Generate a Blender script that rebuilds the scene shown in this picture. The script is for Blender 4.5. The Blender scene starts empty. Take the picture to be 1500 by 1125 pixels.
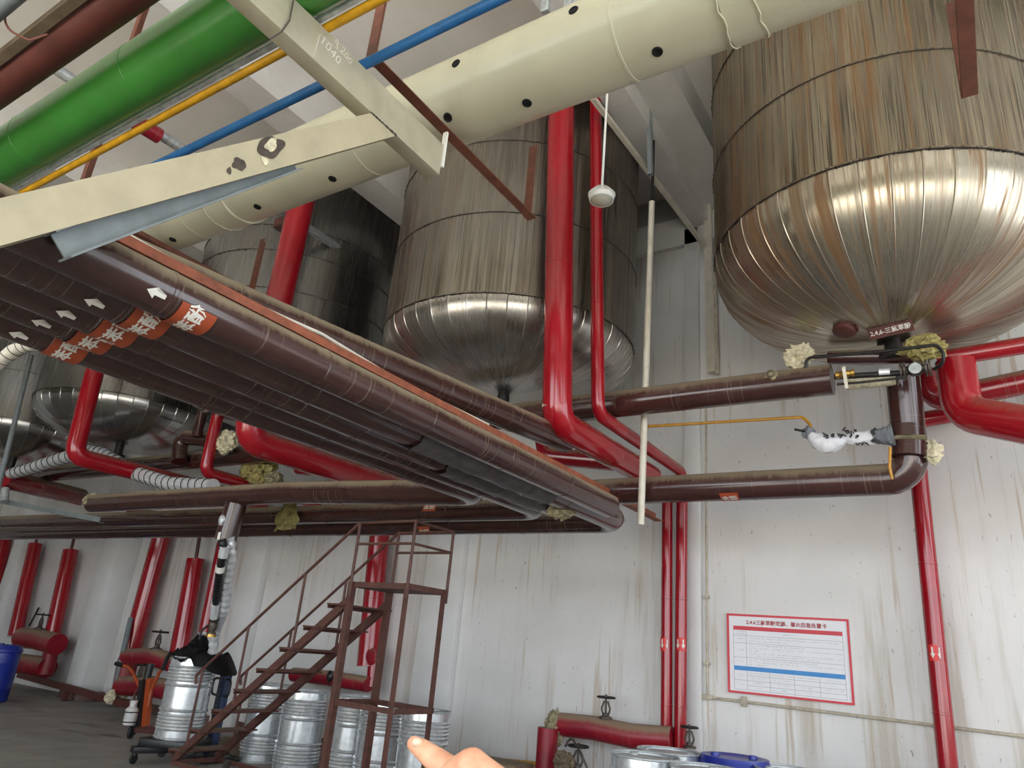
import bpy, bmesh, math, random
from mathutils import Vector, Matrix
from math import pi, sin, cos, radians, sqrt
rnd = random.Random(7)
S = bpy.context.scene
COL = S.collection
V3 = Vector

# ------------------------------------------------------------------ camera
FPX, EYE = 1050.0, 1.55
RC = Matrix(((0.84129646, 0.53389858, 0.08469103),
             (-0.119726, 0.33680672, -0.9339309),
             (-0.52714889, 0.77557304, 0.34727584)))   # rows: image right, image down, view direction
CAM = V3((0, 0, EYE))
def ray(px, py):
    return RC.transposed() @ V3(((px - 750) / FPX, (py - 562.5) / FPX, 1.0))
def W(px, py, Y):
    w = ray(px, py); return CAM + w * (Y / w.y)
def WZ(px, py, z):
    w = ray(px, py); return CAM + w * ((z - EYE) / w.z)
def WX(px, py, x):
    w = ray(px, py); return CAM + w * (x / w.x)
def WD(px, py, d):
    return CAM + ray(px, py) * d
def depth(p):
    return (RC @ (V3(p) - CAM)).z
def rpx(p, wpx):
    return 0.5 * wpx * depth(p) / FPX

cd = bpy.data.cameras.new('camera'); co = bpy.data.objects.new('camera', cd); COL.objects.link(co)
cd.sensor_width = 36; cd.lens = FPX / 1500 * 36; cd.clip_start = 0.02; cd.clip_end = 200
m3 = Matrix((RC[0], -RC[1], -RC[2])).transposed()
co.matrix_world = Matrix.Translation(CAM) @ m3.to_4x4()
S.camera = co

# ------------------------------------------------------------------ materials
def lin(c):
    if isinstance(c, str):
        c = c.lstrip('#'); c = [int(c[i:i + 2], 16) / 255 for i in (0, 2, 4)]
        return tuple(x / 12.92 if x <= 0.04045 else ((x + 0.055) / 1.055) ** 2.4 for x in c) + (1,)
    return tuple(c) + (1,)
class NT:
    def __init__(s, name):
        s.m = bpy.data.materials.new(name); s.m.use_nodes = True
        s.t = s.m.node_tree; s.b = s.t.nodes['Principled BSDF']
    def n(s, typ, **kw):
        x = s.t.nodes.new(typ)
        for k, v in kw.items():
            if k in x.inputs.keys(): x.inputs[k].default_value = v
            else: setattr(x, k, v)
        return x
    def l(s, a, b): s.t.links.new(a, b)
    def coord(s, which, scale):
        tc = s.n('ShaderNodeTexCoord'); mp = s.n('ShaderNodeMapping'); mp.inputs['Scale'].default_value = scale
        s.l(tc.outputs[which], mp.inputs['Vector']); return mp.outputs['Vector']
    def noise(s, vec, scale=1, detail=4, rough=0.55):
        x = s.n('ShaderNodeTexNoise'); x.inputs['Scale'].default_value = scale
        x.inputs['Detail'].default_value = detail; x.inputs['Roughness'].default_value = rough
        s.l(vec, x.inputs['Vector']); return x.outputs['Fac']
    def ramp(s, fac, stops, interp='LINEAR'):
        x = s.n('ShaderNodeValToRGB'); x.color_ramp.interpolation = interp
        e = x.color_ramp.elements
        while len(e) < len(stops): e.new(0.5)
        for i, (p, c) in enumerate(stops):
            e[i].position = p; e[i].color = c if len(c) == 4 else tuple(c) + (1,)
        s.l(fac, x.inputs['Fac']); return x.outputs['Color']
    def step(s, fac, a, b, lo=0.0, hi=1.0):
        x = s.n('ShaderNodeMapRange', interpolation_type='SMOOTHSTEP')
        x.inputs['From Min'].default_value = a; x.inputs['From Max'].default_value = b
        x.inputs['To Min'].default_value = lo; x.inputs['To Max'].default_value = hi
        s.l(fac, x.inputs['Value']); return x.outputs['Result']
    def mul(s, a, b, op='MULTIPLY'):
        x = s.n('ShaderNodeMath', operation=op)
        for i, v in enumerate((a, b)):
            if isinstance(v, (int, float)): x.inputs[i].default_value = v
            else: s.l(v, x.inputs[i])
        return x.outputs[0]
    def mix(s, fac, a, b):
        x = s.n('ShaderNodeMix', data_type='RGBA')
        if isinstance(fac, (int, float)): x.inputs[0].default_value = fac
        else: s.l(fac, x.inputs[0])
        for i, v in ((6, a), (7, b)):
            if isinstance(v, tuple): x.inputs[i].default_value = v
            else: s.l(v, x.inputs[i])
        return x.outputs[2]
    def bump(s, h, strength, dist=0.01):
        x = s.n('ShaderNodeBump'); x.inputs['Strength'].default_value = strength; x.inputs['Distance'].default_value = dist
        s.l(h, x.inputs['Height']); s.l(x.outputs['Normal'], s.b.inputs['Normal'])
    def set(s, **kw):
        for k, v in kw.items():
            k = k.replace('_', ' ')
            if isinstance(v, (int, float, tuple)): s.b.inputs[k].default_value = v
            else: s.l(v, s.b.inputs[k])
        return s.m
DUST = lin('#8b7d66')
def paint(name, col, rough=0.35, metal=0.0, dust=0.0, streak=0.0, mottle=0.25, dustcol=DUST, coat=0.0, scale=3.0):
    """painted or bare sheet: mottled colour, settled dust on upward faces, wiped rings round the pipe"""
    t = NT(name); c = lin(col)
    vec = t.coord('Object', (1, 1, 1))
    n1 = t.noise(vec, scale, 5)
    dark = tuple(x * (1 - mottle) for x in c[:3]) + (1,); lite = tuple(min(1, x * (1 + mottle * 0.8)) for x in c[:3]) + (1,)
    colr = t.ramp(n1, [(0.3, dark), (0.7, lite)])
    rg = rough
    if dust > 0 or streak > 0:
        g = t.n('ShaderNodeNewGeometry'); sx = t.n('ShaderNodeSeparateXYZ'); t.l(g.outputs['Normal'], sx.inputs[0])
        uv = t.coord('UV', (34, 1.6, 1)); ring = t.noise(uv, 1, 3, 0.7)
        f = 0.0
        if dust > 0:
            big = t.noise(t.coord('Object', (2.2, 2.2, 2.2)), 1, 3)
            a = t.mul(t.mul(sx.outputs['Z'], t.mul(big, 0.5), 'ADD'), t.mul(ring, 0.45), 'ADD')
            f = t.mul(t.step(a, 0.62, 1.22), dust)
        if streak > 0:
            uv2 = t.coord('UV', (70, 0.8, 1)); r2 = t.noise(uv2, 1, 2, 0.6)
            patch = t.noise(t.coord('Object', (1.3, 1.3, 1.3)), 1, 2)
            s2 = t.mul(t.mul(t.step(r2, 0.60, 0.70), t.step(patch, 0.42, 0.62)), streak)
            f = t.mul(f, s2, 'MAXIMUM')
        colr = t.mix(f, colr, dustcol)
        rr = t.n('ShaderNodeMapRange'); t.l(f, rr.inputs['Value']); rr.inputs['To Min'].default_value = rough; rr.inputs['To Max'].default_value = 0.85
        rg = rr.outputs['Result']
    t.set(Base_Color=colr, Roughness=rg, Metallic=metal)
    if coat: t.set(Coat_Weight=coat, Coat_Roughness=0.15)
    return t.m
MT = {}
MT['red'] = paint('red_cladding', '#86101c', 0.17, dust=0.75, streak=0.35, mottle=0.12, coat=0.3)
MT['redsmooth'] = paint('red_cladding_clean', '#940f1d', 0.15, dust=0.25, streak=0.05, mottle=0.1, coat=0.3)
MT['reddull'] = paint('red_cladding_dented', '#861324', 0.38, dust=0.85, streak=0.4, mottle=0.25)
MT['maroon'] = paint('maroon_cladding', '#3b2421', 0.17, dust=0.9, streak=0.28, mottle=0.18, coat=0.25)
MT['maroonclean'] = paint('maroon_cladding_glossy', '#3f2422', 0.16, dust=0.8, streak=0.25, mottle=0.15, coat=0.3)
MT['cream'] = paint('cream_cladding', '#c9c4a8', 0.33, dust=0.35, streak=0.18, mottle=0.07, dustcol=lin('#a08a68'), coat=0.1, scale=2)
MT['beam'] = paint('beam_cream_grey_paint', '#a7a18b', 0.5, mottle=0.14, dust=0.3, streak=0.0, scale=7)
MT['brace'] = paint('brace_cream_paint', '#aca287', 0.5, mottle=0.1, dust=0.2, scale=7)
MT['green'] = paint('green_cladding', '#3b8531', 0.3, dust=0.4, streak=0.2, mottle=0.15, coat=0.3, scale=2)
MT['yellow'] = paint('yellow_paint', '#c8950f', 0.45, mottle=0.25, dust=0.3, scale=9)
MT['blue'] = paint('blue_paint', '#1f6099', 0.45, mottle=0.22, dust=0.3, scale=9)
MT['brown'] = paint('brown_cladding', '#5a2a20', 0.55, mottle=0.25, dust=0.3, scale=4)
MT['rust'] = paint('rust_primer', '#4e2d25', 0.6, mottle=0.35, dust=0.35, scale=12)
MT['hangerrust'] = paint('brown_rust_primer', '#6f4130', 0.6, mottle=0.3, dust=0.25, scale=12)
MT['rustred'] = paint('red_oxide_primer', '#532a24', 0.55, mottle=0.3, dust=0.2, scale=12)
MT['orange'] = paint('orange_rust', '#8f4f36', 0.6, mottle=0.35, dust=0.3, scale=14)
MT['galv'] = paint('galvanised_steel', '#b4b9bb', 0.42, metal=0.45, mottle=0.3, scale=18)
MT['drum'] = paint('galvanised_drum', '#dce1e4', 0.24, metal=0.72, mottle=0.22, scale=22)
MT['greysteel'] = paint('grey_painted_steel', '#6f7678', 0.5, mottle=0.2, dust=0.35, scale=8)
MT['darksteel'] = paint('dark_iron', '#2d2a29', 0.5, metal=0.5, mottle=0.4, scale=25)
MT['iron'] = paint('weathered_iron', '#574f49', 0.55, metal=0.6, mottle=0.4, scale=25)
MT['brass'] = paint('brass', '#b08d4a', 0.35, metal=0.9, mottle=0.3, scale=30)
MT['foil'] = paint('aluminium_foil', '#dfe2e6', 0.3, metal=0.45, mottle=0.12, scale=20)
MT['pvc'] = paint('white_plastic', '#cfc9ba', 0.5, mottle=0.12, dust=0.2, scale=9)
MT['white'] = paint('white_enamel', '#dcdcd6', 0.4, mottle=0.06)
MT['wool'] = paint('yellow_mineral_wool', '#8f8452', 0.95, mottle=0.5, scale=22)
MT['wool_pale'] = paint('pale_mineral_wool', '#c9c0a4', 0.95, mottle=0.35, scale=22)
MT['wool_grey'] = paint('dusty_mineral_wool', '#8d8468', 0.95, mottle=0.4, scale=22)
MT['black'] = paint('black_plastic', '#151517', 0.42, mottle=0.3, scale=9)
MT['rubber'] = paint('black_rubber', '#1b1b1c', 0.7, mottle=0.3, scale=9)
MT['blueplastic'] = paint('blue_plastic', '#1c2f8c', 0.32, mottle=0.15, scale=5)
MT['navy'] = paint('navy_paint', '#2a3856', 0.4, mottle=0.2, scale=9)
MT['liftorange'] = paint('orange_paint', '#a0451f', 0.4, mottle=0.2, scale=9)
MT['decal'] = paint('label_rust_orange', '#9a4424', 0.5, mottle=0.1)
MT['decalred'] = paint('label_red', '#c8201c', 0.4, mottle=0.05)
MT['textwhite'] = paint('label_white_ink', '#d8d4cc', 0.6, mottle=0.05)
MT['board'] = paint('board_white', '#dcdde2', 0.35, mottle=0.03)
MT['signred'] = paint('board_red', '#c41f34', 0.4, mottle=0.08)
MT['signblue'] = paint('board_blue', '#1f7fc4', 0.4, mottle=0.05)
MT['ink'] = paint('board_grey_ink', '#55565c', 0.6, mottle=0.1)
MT['inkred'] = paint('board_red_ink', '#a02c34', 0.6, mottle=0.1)
MT['sack'] = paint('white_woven_sack', '#d4d4da', 0.6, mottle=0.08, scale=9)
MT['sackgrey'] = paint('grey_cloth', '#6c7076', 0.8, mottle=0.25, scale=12)
MT['hole'] = paint('dark_hole', '#0b0a09', 0.9, mottle=0.1)
MT['wood'] = paint('grey_brown_wood', '#6f604c', 0.8, mottle=0.3, dust=0.2, scale=8)
MT['copper'] = paint('orange_yellow_pipe', '#b5822a', 0.4, mottle=0.2, scale=12)
MT['wire'] = paint('grey_brown_wire', '#4b4440', 0.7, mottle=0.2)
MT['wirered'] = paint('reddish_wire', '#7c4a40', 0.7, mottle=0.2)
MT['whitebottle'] = paint('dirty_white_plastic', '#c3c1bf', 0.5, mottle=0.25, scale=9)
MT['conduit'] = paint('painted_conduit', '#b3aa98', 0.5, mottle=0.25, dust=0.2, scale=14)
MT['scorch'] = paint('scorched_paint', '#4a4038', 0.8, mottle=0.4, scale=20)
MT['glassdirty'] = paint('lamp_glass', '#c8c6b4', 0.25, mottle=0.1)
MT['vinyl'] = paint('grey_plastic_sheet', '#6f6a6c', 0.25, mottle=0.3, dust=0.2, scale=8)
MT['skin'] = None
def skin():
    t = NT('skin'); n = t.noise(t.coord('Object', (1, 1, 1)), 70, 4)
    c = t.ramp(n, [(0.3, lin('#c98d70')), (0.7, lin('#dcab8c'))])
    t.set(Base_Color=c, Roughness=0.5, Subsurface_Weight=0.15, Subsurface_Scale=0.01)
    t.b.inputs['Subsurface Radius'].default_value = (1, .35, .2)
    t.bump(t.noise(t.coord('Object', (1, 1, 1)), 260, 3), 0.15, 0.001)
    return t.m
MT['skin'] = skin()
MT['nail'] = paint('finger_nail', '#e0b49c', 0.3, mottle=0.05)

def stainless(name, rust, grime, base='#a7a39b', rough=0.27):
    t = NT(name)
    a = t.noise(t.coord('UV', (16, 0.28, 1)), 1, 6, 0.65)
    b = t.noise(t.coord('UV', (55, 0.5, 1)), 1, 4, 0.7)
    big = t.noise(t.coord('UV', (1.4, 0.35, 1)), 1, 3)
    f1 = t.mul(t.step(a, 0.46, 0.58), grime)
    f2 = t.mul(t.step(b, 0.53, 0.60), grime)
    c = t.mix(f1, lin(base), lin('#6d6150'))
    c = t.mix(f2, c, lin('#3d342a'))
    lite = t.noise(t.coord('UV', (38, 0.4, 1)), 1.3, 3, 0.7)
    c = t.mix(t.mul(t.step(lite, 0.57, 0.63), grime * 0.7), c, lin('#ab9f86'))
    r = t.noise(t.coord('UV', (5.5, 0.16, 1)), 1.7, 5, 0.75)
    r3 = t.noise(t.coord('UV', (22, 0.22, 1)), 1.0, 4, 0.7)
    rf = t.mul(t.mul(t.step(r, 0.53, 0.62), t.mul(t.step(r3, 0.55, 0.62), 0.8), 'MAXIMUM'), rust)
    c = t.mix(rf, c, lin('#80582c'))
    dirt = t.mul(t.mul(f1, f2, 'MAXIMUM'), rf, 'MAXIMUM')
    met = t.step(dirt, 0.0, 1.0, 0.97, 0.55)
    rg = t.n('ShaderNodeMapRange'); t.l(t.mul(dirt, t.mul(big, 0.25), 'ADD'), rg.inputs['Value'])
    rg.inputs['To Min'].default_value = rough; rg.inputs['To Max'].default_value = 0.62
    t.set(Base_Color=c, Metallic=met, Roughness=rg.outputs['Result'])
    t.bump(t.noise(t.coord('UV', (2.4, 1.1, 1)), 1, 2), 0.22, 0.02)
    return t.m
MT['tank_rusty'] = stainless('stainless_rust_streaked', 0.6, 0.85, '#948a76', 0.3)
MT['tank_streaked'] = stainless('stainless_grime_streaked', 0.14, 0.65, '#938e86', 0.26)
MT['tank_clean'] = stainless('stainless_clean', 0.03, 0.16, '#8f8f8d', 0.2)
MT['head_rusty'] = stainless('stainless_head_rust_streaked', 0.75, 0.28, '#b8b0a0', 0.22)
MT['head_streaked'] = stainless('stainless_head_grime_streaked', 0.1, 0.14, '#b6b2ac', 0.21)
MT['head_clean'] = stainless('stainless_head_clean', 0.02, 0.06, '#b0b0ae', 0.15)
def wallmat():
    t = NT('white_plaster_wall')
    v = t.coord('Object', (1, 1, 1))
    c = t.ramp(t.noise(v, 0.6, 5), [(0.3, lin('#cbcac8')), (0.7, lin('#dfdedd'))])
    st = t.noise(t.coord('Object', (3.2, 3.2, 0.22)), 1, 5, 0.65)
    zone = t.noise(t.coord('Object', (0.45, 0.45, 0.4)), 1, 2)
    c = t.mix(t.mul(t.mul(t.step(st, 0.50, 0.68), t.step(zone, 0.40, 0.56)), 0.48), c, lin('#9c8a6c'))
    st2 = t.noise(t.coord('Object', (14, 14, 0.5)), 1, 3, 0.6)
    c = t.mix(t.mul(t.mul(t.step(st2, 0.57, 0.68), t.step(zone, 0.38, 0.55)), 0.5), c, lin('#a58d66'))
    sp = t.noise(t.coord('Object', (26, 26, 11)), 1, 3, 0.6)
    c = t.mix(t.mul(t.step(sp, 0.67, 0.72), 0.6), c, lin('#5b5750'))
    g = t.n('ShaderNodeSeparateXYZ'); tc = t.n('ShaderNodeTexCoord'); t.l(tc.outputs['Object'], g.inputs[0])
    damp = t.noise(t.coord('Object', (1.5, 1.5, 0.8)), 1, 5)
    dz = t.mul(t.step(t.mul(g.outputs['Z'], t.mul(damp, 1.2), 'ADD'), 7.0, 7.9), 0.55)
    c = t.mix(dz, c, lin('#6c685f'))
    t.set(Base_Color=c, Roughness=0.75)
    t.bump(t.noise(v, 9, 4), 0.15, 0.01)
    return t.m
MT['wall'] = wallmat()
def plain(name, c1, c2, sc, rough, bump=0.0):
    t = NT(name); n = t.noise(t.coord('Object', (1, 1, 1)), sc, 6, 0.6)
    t.set(Base_Color=t.ramp(n, [(0.32, lin(c1)), (0.68, lin(c2))]), Roughness=rough)
    if bump: t.bump(n, bump, 0.01)
    return t.m
MT['ceiling'] = plain('ceiling_white', '#dcd8d2', '#e6e3de', 1.2, 0.85)
MT['concrete'] = plain('concrete_painted', '#c4c2be', '#d6d4d0', 1.6, 0.85, 0.1)
MT['pillar'] = plain('pillar_white', '#cfcfce', '#dededd', 1.3, 0.8, 0.05)
MT['plinth'] = plain('plinth_maroon', '#57302c', '#7c6a60', 3.0, 0.8, 0.1)
MT['ground'] = plain('yard_concrete', '#b9b4aa', '#c9c4ba', 0.7, 0.9)
def floormat():
    t = NT('floor_concrete')
    n = t.noise(t.coord('Object', (1, 1, 1)), 1.1, 7, 0.65)
    c = t.ramp(n, [(0.3, lin('#7d7a75')), (0.72, lin('#9c9993'))])
    o = t.noise(t.coord('Object', (0.55, 0.8, 1)), 1.3, 4)
    c = t.mix(t.mul(t.step(o, 0.58, 0.70), 0.7), c, lin('#2c2523'))
    t.set(Base_Color=c, Roughness=t.step(n, 0.2, 0.8, 0.85, 0.6)); t.bump(n, 0.2, 0.01)
    return t.m
MT['floor'] = floormat()

# ------------------------------------------------------------------ object helpers
def tag(o, label=None, cat=None, group=None, kind=None):
    for k, v in (('label', label), ('category', cat), ('group', group), ('kind', kind)):
        if v: o[k] = v
    return o
def empty(name, loc, rz=0, label=None, cat=None, group=None):
    o = bpy.data.objects.new(name, None); o.empty_display_size = 0.1
    o.location = loc; o.rotation_euler = (0, 0, rz); COL.objects.link(o)
    return tag(o, label, cat, group)
def origin_of(o):
    v = V3((0, 0, 0))
    while o is not None: v = v + o.location; o = o.parent
    return v
def obj(name, bm, m, parent=None, world=True, sharp=35):
    """link bm as one mesh object; world=True: bm is in world coordinates"""
    bmesh.ops.recalc_face_normals(bm, faces=bm.faces)
    if parent is not None:
        off = origin_of(parent) if world else V3((0, 0, 0)); loc = V3((0, 0, 0))
    elif world and len(bm.verts):
        mn = V3([min(v.co[i] for v in bm.verts) for i in range(3)]); mx = V3([max(v.co[i] for v in bm.verts) for i in range(3)])
        off = V3(((mn.x + mx.x) / 2, (mn.y + mx.y) / 2, mn.z)); loc = off
    else: off = V3((0, 0, 0)); loc = off
    if off.length: bmesh.ops.translate(bm, verts=bm.verts, vec=-off)
    me = bpy.data.meshes.new(name); bm.to_mesh(me); bm.free()
    for p in me.polygons: p.use_smooth = True
    me.set_sharp_from_angle(angle=radians(sharp))
    me.materials.append(MT[m] if isinstance(m, str) else m)
    o = bpy.data.objects.new(name, me); o.location = loc; o.parent = parent; COL.objects.link(o)
    return o
def solo(name, bm, m, label, cat, group=None, sharp=35):
    return tag(obj(name, bm, m, sharp=sharp), label, cat, group)
def struct(name, bm, m):
    return tag(obj(name, bm, m), kind='structure')
def copy_thing(o, loc=None, rz=None, label=None):
    def cp(a, par):
        c = a.copy(); c.parent = par; COL.objects.link(c)
        for ch in list(a.children): cp(ch, c)
        return c
    kids = list(o.children); c = o.copy(); COL.objects.link(c)
    for ch in kids: cp(ch, c)
    if loc is not None: c.location = loc
    if rz is not None: c.rotation_euler = (0, 0, rz)
    if label: c['label'] = label
    return c
NB = bmesh.new
def box(bm, a, b, bevel=0.0):
    a, b = V3(a), V3(b)
    mn = V3([min(a[i], b[i]) for i in range(3)]); mx = V3([max(a[i], b[i]) for i in range(3)])
    r = bmesh.ops.create_cube(bm, size=1)
    for v in r['verts']:
        v.co = V3([mn[i] + (v.co[i] + 0.5) * (mx[i] - mn[i]) for i in range(3)])
    if bevel:
        es = list({e for v in r['verts'] for e in v.link_edges})
        bmesh.ops.bevel(bm, geom=es, offset=bevel, segments=2, profile=0.5, affect='EDGES')
    return bm
def frame_of(d, up=None):
    d = V3(d).normalized(); up = V3(up) if up is not None else V3((0, 0, 1))
    if abs(d.dot(up.normalized())) > 0.995: up = V3((0, 1, 0)) if abs(d.y) < 0.9 else V3((1, 0, 0))
    x = up.cross(d).normalized(); y = d.cross(x).normalized()
    return x, y, d
def prism(bm, p, q, prof, up=None):
    """sweep a closed 2-D profile (x sideways, y up) from p to q"""
    p, q = V3(p), V3(q); x, y, d = frame_of(q - p, up)
    A = [bm.verts.new(p + x * a + y * b) for a, b in prof]; B = [bm.verts.new(q + x * a + y * b) for a, b in prof]
    n = len(prof)
    for i in range(n): bm.faces.new((A[i], A[(i + 1) % n], B[(i + 1) % n], B[i]))
    bm.faces.new(A[::-1]); bm.faces.new(B)
    return bm
def bar(bm, p, q, w, h, up=None):
    return prism(bm, p, q, [(-w / 2, -h / 2), (w / 2, -h / 2), (w / 2, h / 2), (-w / 2, h / 2)], up)
def angle(bm, p, q, a, t=0.006, up=None, fx=1, fy=1):
    pr = [(0, 0), (a, 0), (a, t), (t, t), (t, a), (0, a)]
    pr = [((u - a / 2) * fx, (v - a / 2) * fy) for u, v in pr]
    return prism(bm, p, q, pr, up)
def channel(bm, p, q, w, h, t=0.008, up=None):
    return prism(bm, p, q, [(-w/2, -h/2), (w/2, -h/2), (w/2, -h/2+t), (-w/2+t, -h/2+t), (-w/2+t, h/2-t), (w/2, h/2-t), (w/2, h/2), (-w/2, h/2)], up)
def hbeam(bm, p, q, w, h, t=0.012, up=None):
    a, b = w / 2, h / 2; s = t / 2
    return prism(bm, p, q, [(-a, -b), (a, -b), (a, -b+t), (s, -b+t), (s, b-t), (a, b-t), (a, b), (-a, b), (-a, b-t), (-s, b-t), (-s, -b+t), (-a, -b+t)], up)
def fillet(pts, R, n=5):
    pts = [V3(p) for p in pts]; out = [pts[0]]
    for i in range(1, len(pts) - 1):
        a, b, c = pts[i - 1], pts[i], pts[i + 1]
        u = (a - b); v = (c - b); ang = u.angle(v)
        r0_ = R[i - 1] if isinstance(R, (list, tuple)) else R
        if ang > radians(177) or r0_ <= 0: out.append(b); continue
        r = R[i - 1] if isinstance(R, (list, tuple)) else R
        tl = min(r / math.tan(ang / 2), u.length * 0.48, v.length * 0.48)
        A = b + u.normalized() * tl; B = b + v.normalized() * tl
        k = tl * math.tan(ang / 2)
        ctr = b + (u.normalized() + v.normalized()).normalized() * (k / sin(ang / 2))
        e1 = A - ctr; e2 = B - ctr; tot = e1.angle(e2); ax = e1.cross(e2).normalized()
        for j in range(n + 1): out.append(ctr + Matrix.Rotation(tot * j / n, 3, ax) @ e1)
    out.append(pts[-1]); return out
def sweep(bm, path, r, seg=20, caps=True):
    """tube along path; r one radius or one per point; UV u = metres along, v = metres round"""
    path = [V3(p) for p in path]; n = len(path)
    rr = r if isinstance(r, (list, tuple)) else [r] * n
    uvl = bm.loops.layers.uv.verify()
    tg = []
    for i in range(n):
        a = (path[i] - path[i - 1]) if i > 0 else (path[1] - path[0])
        b = (path[i + 1] - path[i]) if i < n - 1 else a
        if a.length < 1e-7: a = b
        if b.length < 1e-7: b = a
        tg.append((a.normalized() + b.normalized()).normalized())
    x, y, _ = frame_of(tg[0]); rings = []; s = 0; S_ = []
    for i in range(n):
        if i > 0:
            q = tg[i - 1].rotation_difference(tg[i]); x = q @ x; s += (path[i] - path[i - 1]).length
        x = (x - tg[i] * x.dot(tg[i])).normalized(); y = tg[i].cross(x)
        k = 1.0
        if 0 < i < n - 1:
            c = (path[i] - path[i - 1]).normalized().dot(tg[i]); k = 1 / max(0.6, c)
            # stretch only across the mitre; approximated as uniform
            k = 1 + (k - 1) * 0.5
        rings.append([bm.verts.new(path[i] + (x * cos(2 * pi * j / seg) + y * sin(2 * pi * j / seg)) * rr[i] * k) for j in range(seg)])
        S_.append(s)
    for i in range(n - 1):
        for j in range(seg):
            k = (j + 1) % seg
            f = bm.faces.new((rings[i][j], rings[i][k], rings[i + 1][k], rings[i + 1][j]))
            for lp, (u, v) in zip(f.loops, ((S_[i], j), (S_[i], j + 1), (S_[i + 1], j + 1), (S_[i + 1], j))):
                lp[uvl].uv = (u, v / seg * 2 * pi * max(rr[i], 0.02))
    if caps:
        for ring in (rings[0][::-1], rings[-1]):
            if rr[0] > 1e-5: bm.faces.new(ring)
    return bm
def clad(path, r, joint=1.0, bead=0.0025, jitter=0.0):
    """path and radii with raised sheet-metal joints; every vertex of a bend gets a joint too"""
    path = [V3(p) for p in path]; P = []; Rr = []
    for i in range(len(path) - 1):
        a, b = path[i], path[i + 1]; L = (b - a).length; d = (b - a) / max(L, 1e-9)
        k = max(1, round(L / joint)); P.append(a); Rr.append(r)
        for j in range(1, k):
            s = L * j / k; rj = r + rnd.uniform(-jitter, jitter)
            for o, e in ((-0.012, 0), (-0.010, bead), (0.006, bead), (0.009, 0)):
                P.append(a + d * (s + o)); Rr.append((r if jitter == 0 else rj) + e)
    P.append(path[-1]); Rr.append(r)
    return P, Rr
def pipe(pts, r, R=0.2, joint=1.0, n=4, seg=22, jitter=0.0, bead=0.0025):
    path = fillet(pts, R, n); P, Rr = clad(path, r, joint, bead, jitter)
    return sweep(NB(), P, Rr, seg)
def tube(pts, r, R=0.05, n=5, seg=12, bm=None):
    return sweep(bm or NB(), fillet(pts, R, n) if len(pts) > 2 else [V3(p) for p in pts], r, seg)
def disc_cyl(bm, p, q, r, seg=20):
    return sweep(bm, [p, q], r, seg)
def collar(p, d, r, w=0.03, t=0.01, bm=None):
    d = V3(d).normalized(); p = V3(p)
    return sweep(bm or NB(), [p - d * w / 2, p + d * w / 2], r + t, 22)
def torus(bm, c, axis, R, r, n=24, m=8):
    x, y, d = frame_of(axis); c = V3(c); rings = []
    for i in range(n):
        a = 2 * pi * i / n; e = x * cos(a) + y * sin(a)
        rings.append([bm.verts.new(c + e * (R + r * cos(2 * pi * j / m)) + d * r * sin(2 * pi * j / m)) for j in range(m)])
    for i in range(n):
        for j in range(m):
            bm.faces.new((rings[i][j], rings[(i + 1) % n][j], rings[(i + 1) % n][(j + 1) % m], rings[i][(j + 1) % m]))
    return bm
def lathe(bm, c, prof, seg=40, axis=(0, 0, 1), close=False):
    x, y, d = frame_of(axis); c = V3(c); rings = []
    uvl = bm.loops.layers.uv.verify()
    for r, z in prof:
        rings.append([bm.verts.new(c + d * z + (x * cos(2 * pi * j / seg) + y * sin(2 * pi * j / seg)) * max(r, 1e-4)) for j in range(seg)])
    for i in range(len(prof) - 1):
        for j in range(seg):
            k = (j + 1) % seg
            f = bm.faces.new((rings[i][j], rings[i][k], rings[i + 1][k], rings[i + 1][j]))
            for lp, (u, v) in zip(f.loops, ((j, i), (j + 1, i), (j + 1, i + 1), (j, i + 1))):
                lp[uvl].uv = (u / seg * 2 * pi * max(prof[v][0], 0.05), prof[v][1])
    bmesh.ops.remove_doubles(bm, verts=bm.verts, dist=2e-4)
    return bm
def lump(c, sx, sy, sz, amp=0.35, sub=3, seed=1, freq=9.0, bm=None):
    """torn, crumpled soft mass"""
    from mathutils import noise
    bm = bm or NB(); r = bmesh.ops.create_icosphere(bm, subdivisions=sub, radius=1)
    for v in r['verts']:
        p = v.co.copy(); q = p * (freq / 5) + V3((seed * 7.1, seed * 3.3, seed))
        k = 1 + amp * 0.7 * noise.noise(q * 0.7) + amp * (0.35 - 1.3 * abs(noise.noise(q * 1.4))) + amp * (0.2 - 0.9 * abs(noise.noise(q * 3.1)))
        v.co = V3(c) + V3((p.x * sx * k, p.y * sy * k, p.z * sz * k))
    return bm
def text_bm(s, size, bold=0.0, align='CENTER'):
    cu = bpy.data.curves.new('text', 'FONT'); cu.body = s; cu.size = size; cu.align_x = align; cu.align_y = 'CENTER'
    cu.offset = bold; cu.resolution_u = 2
    o = bpy.data.objects.new('text', cu); COL.objects.link(o)
    dg = bpy.context.evaluated_depsgraph_get(); dg.update()
    me = bpy.data.meshes.new_from_object(o.evaluated_get(dg))
    bm = NB(); bm.from_mesh(me)
    bpy.data.objects.remove(o); bpy.data.curves.remove(cu); bpy.data.meshes.remove(me)
    return bm
def place2d(bm, o, ex, ey):
    """put a flat bm (xy) onto the plane through o spanned by ex, ey"""
    o, ex, ey = V3(o), V3(ex).normalized(), V3(ey).normalized(); n = ex.cross(ey)
    for v in bm.verts: v.co = o + ex * v.co.x + ey * v.co.y + n * v.co.z
    return bm
def thicken(bm, t):
    r = bmesh.ops.extrude_face_region(bm, geom=list(bm.faces))
    vs = [g for g in r['geom'] if isinstance(g, bmesh.types.BMVert)]
    bmesh.ops.translate(bm, verts=vs, vec=(0, 0, t)); return bm
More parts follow.
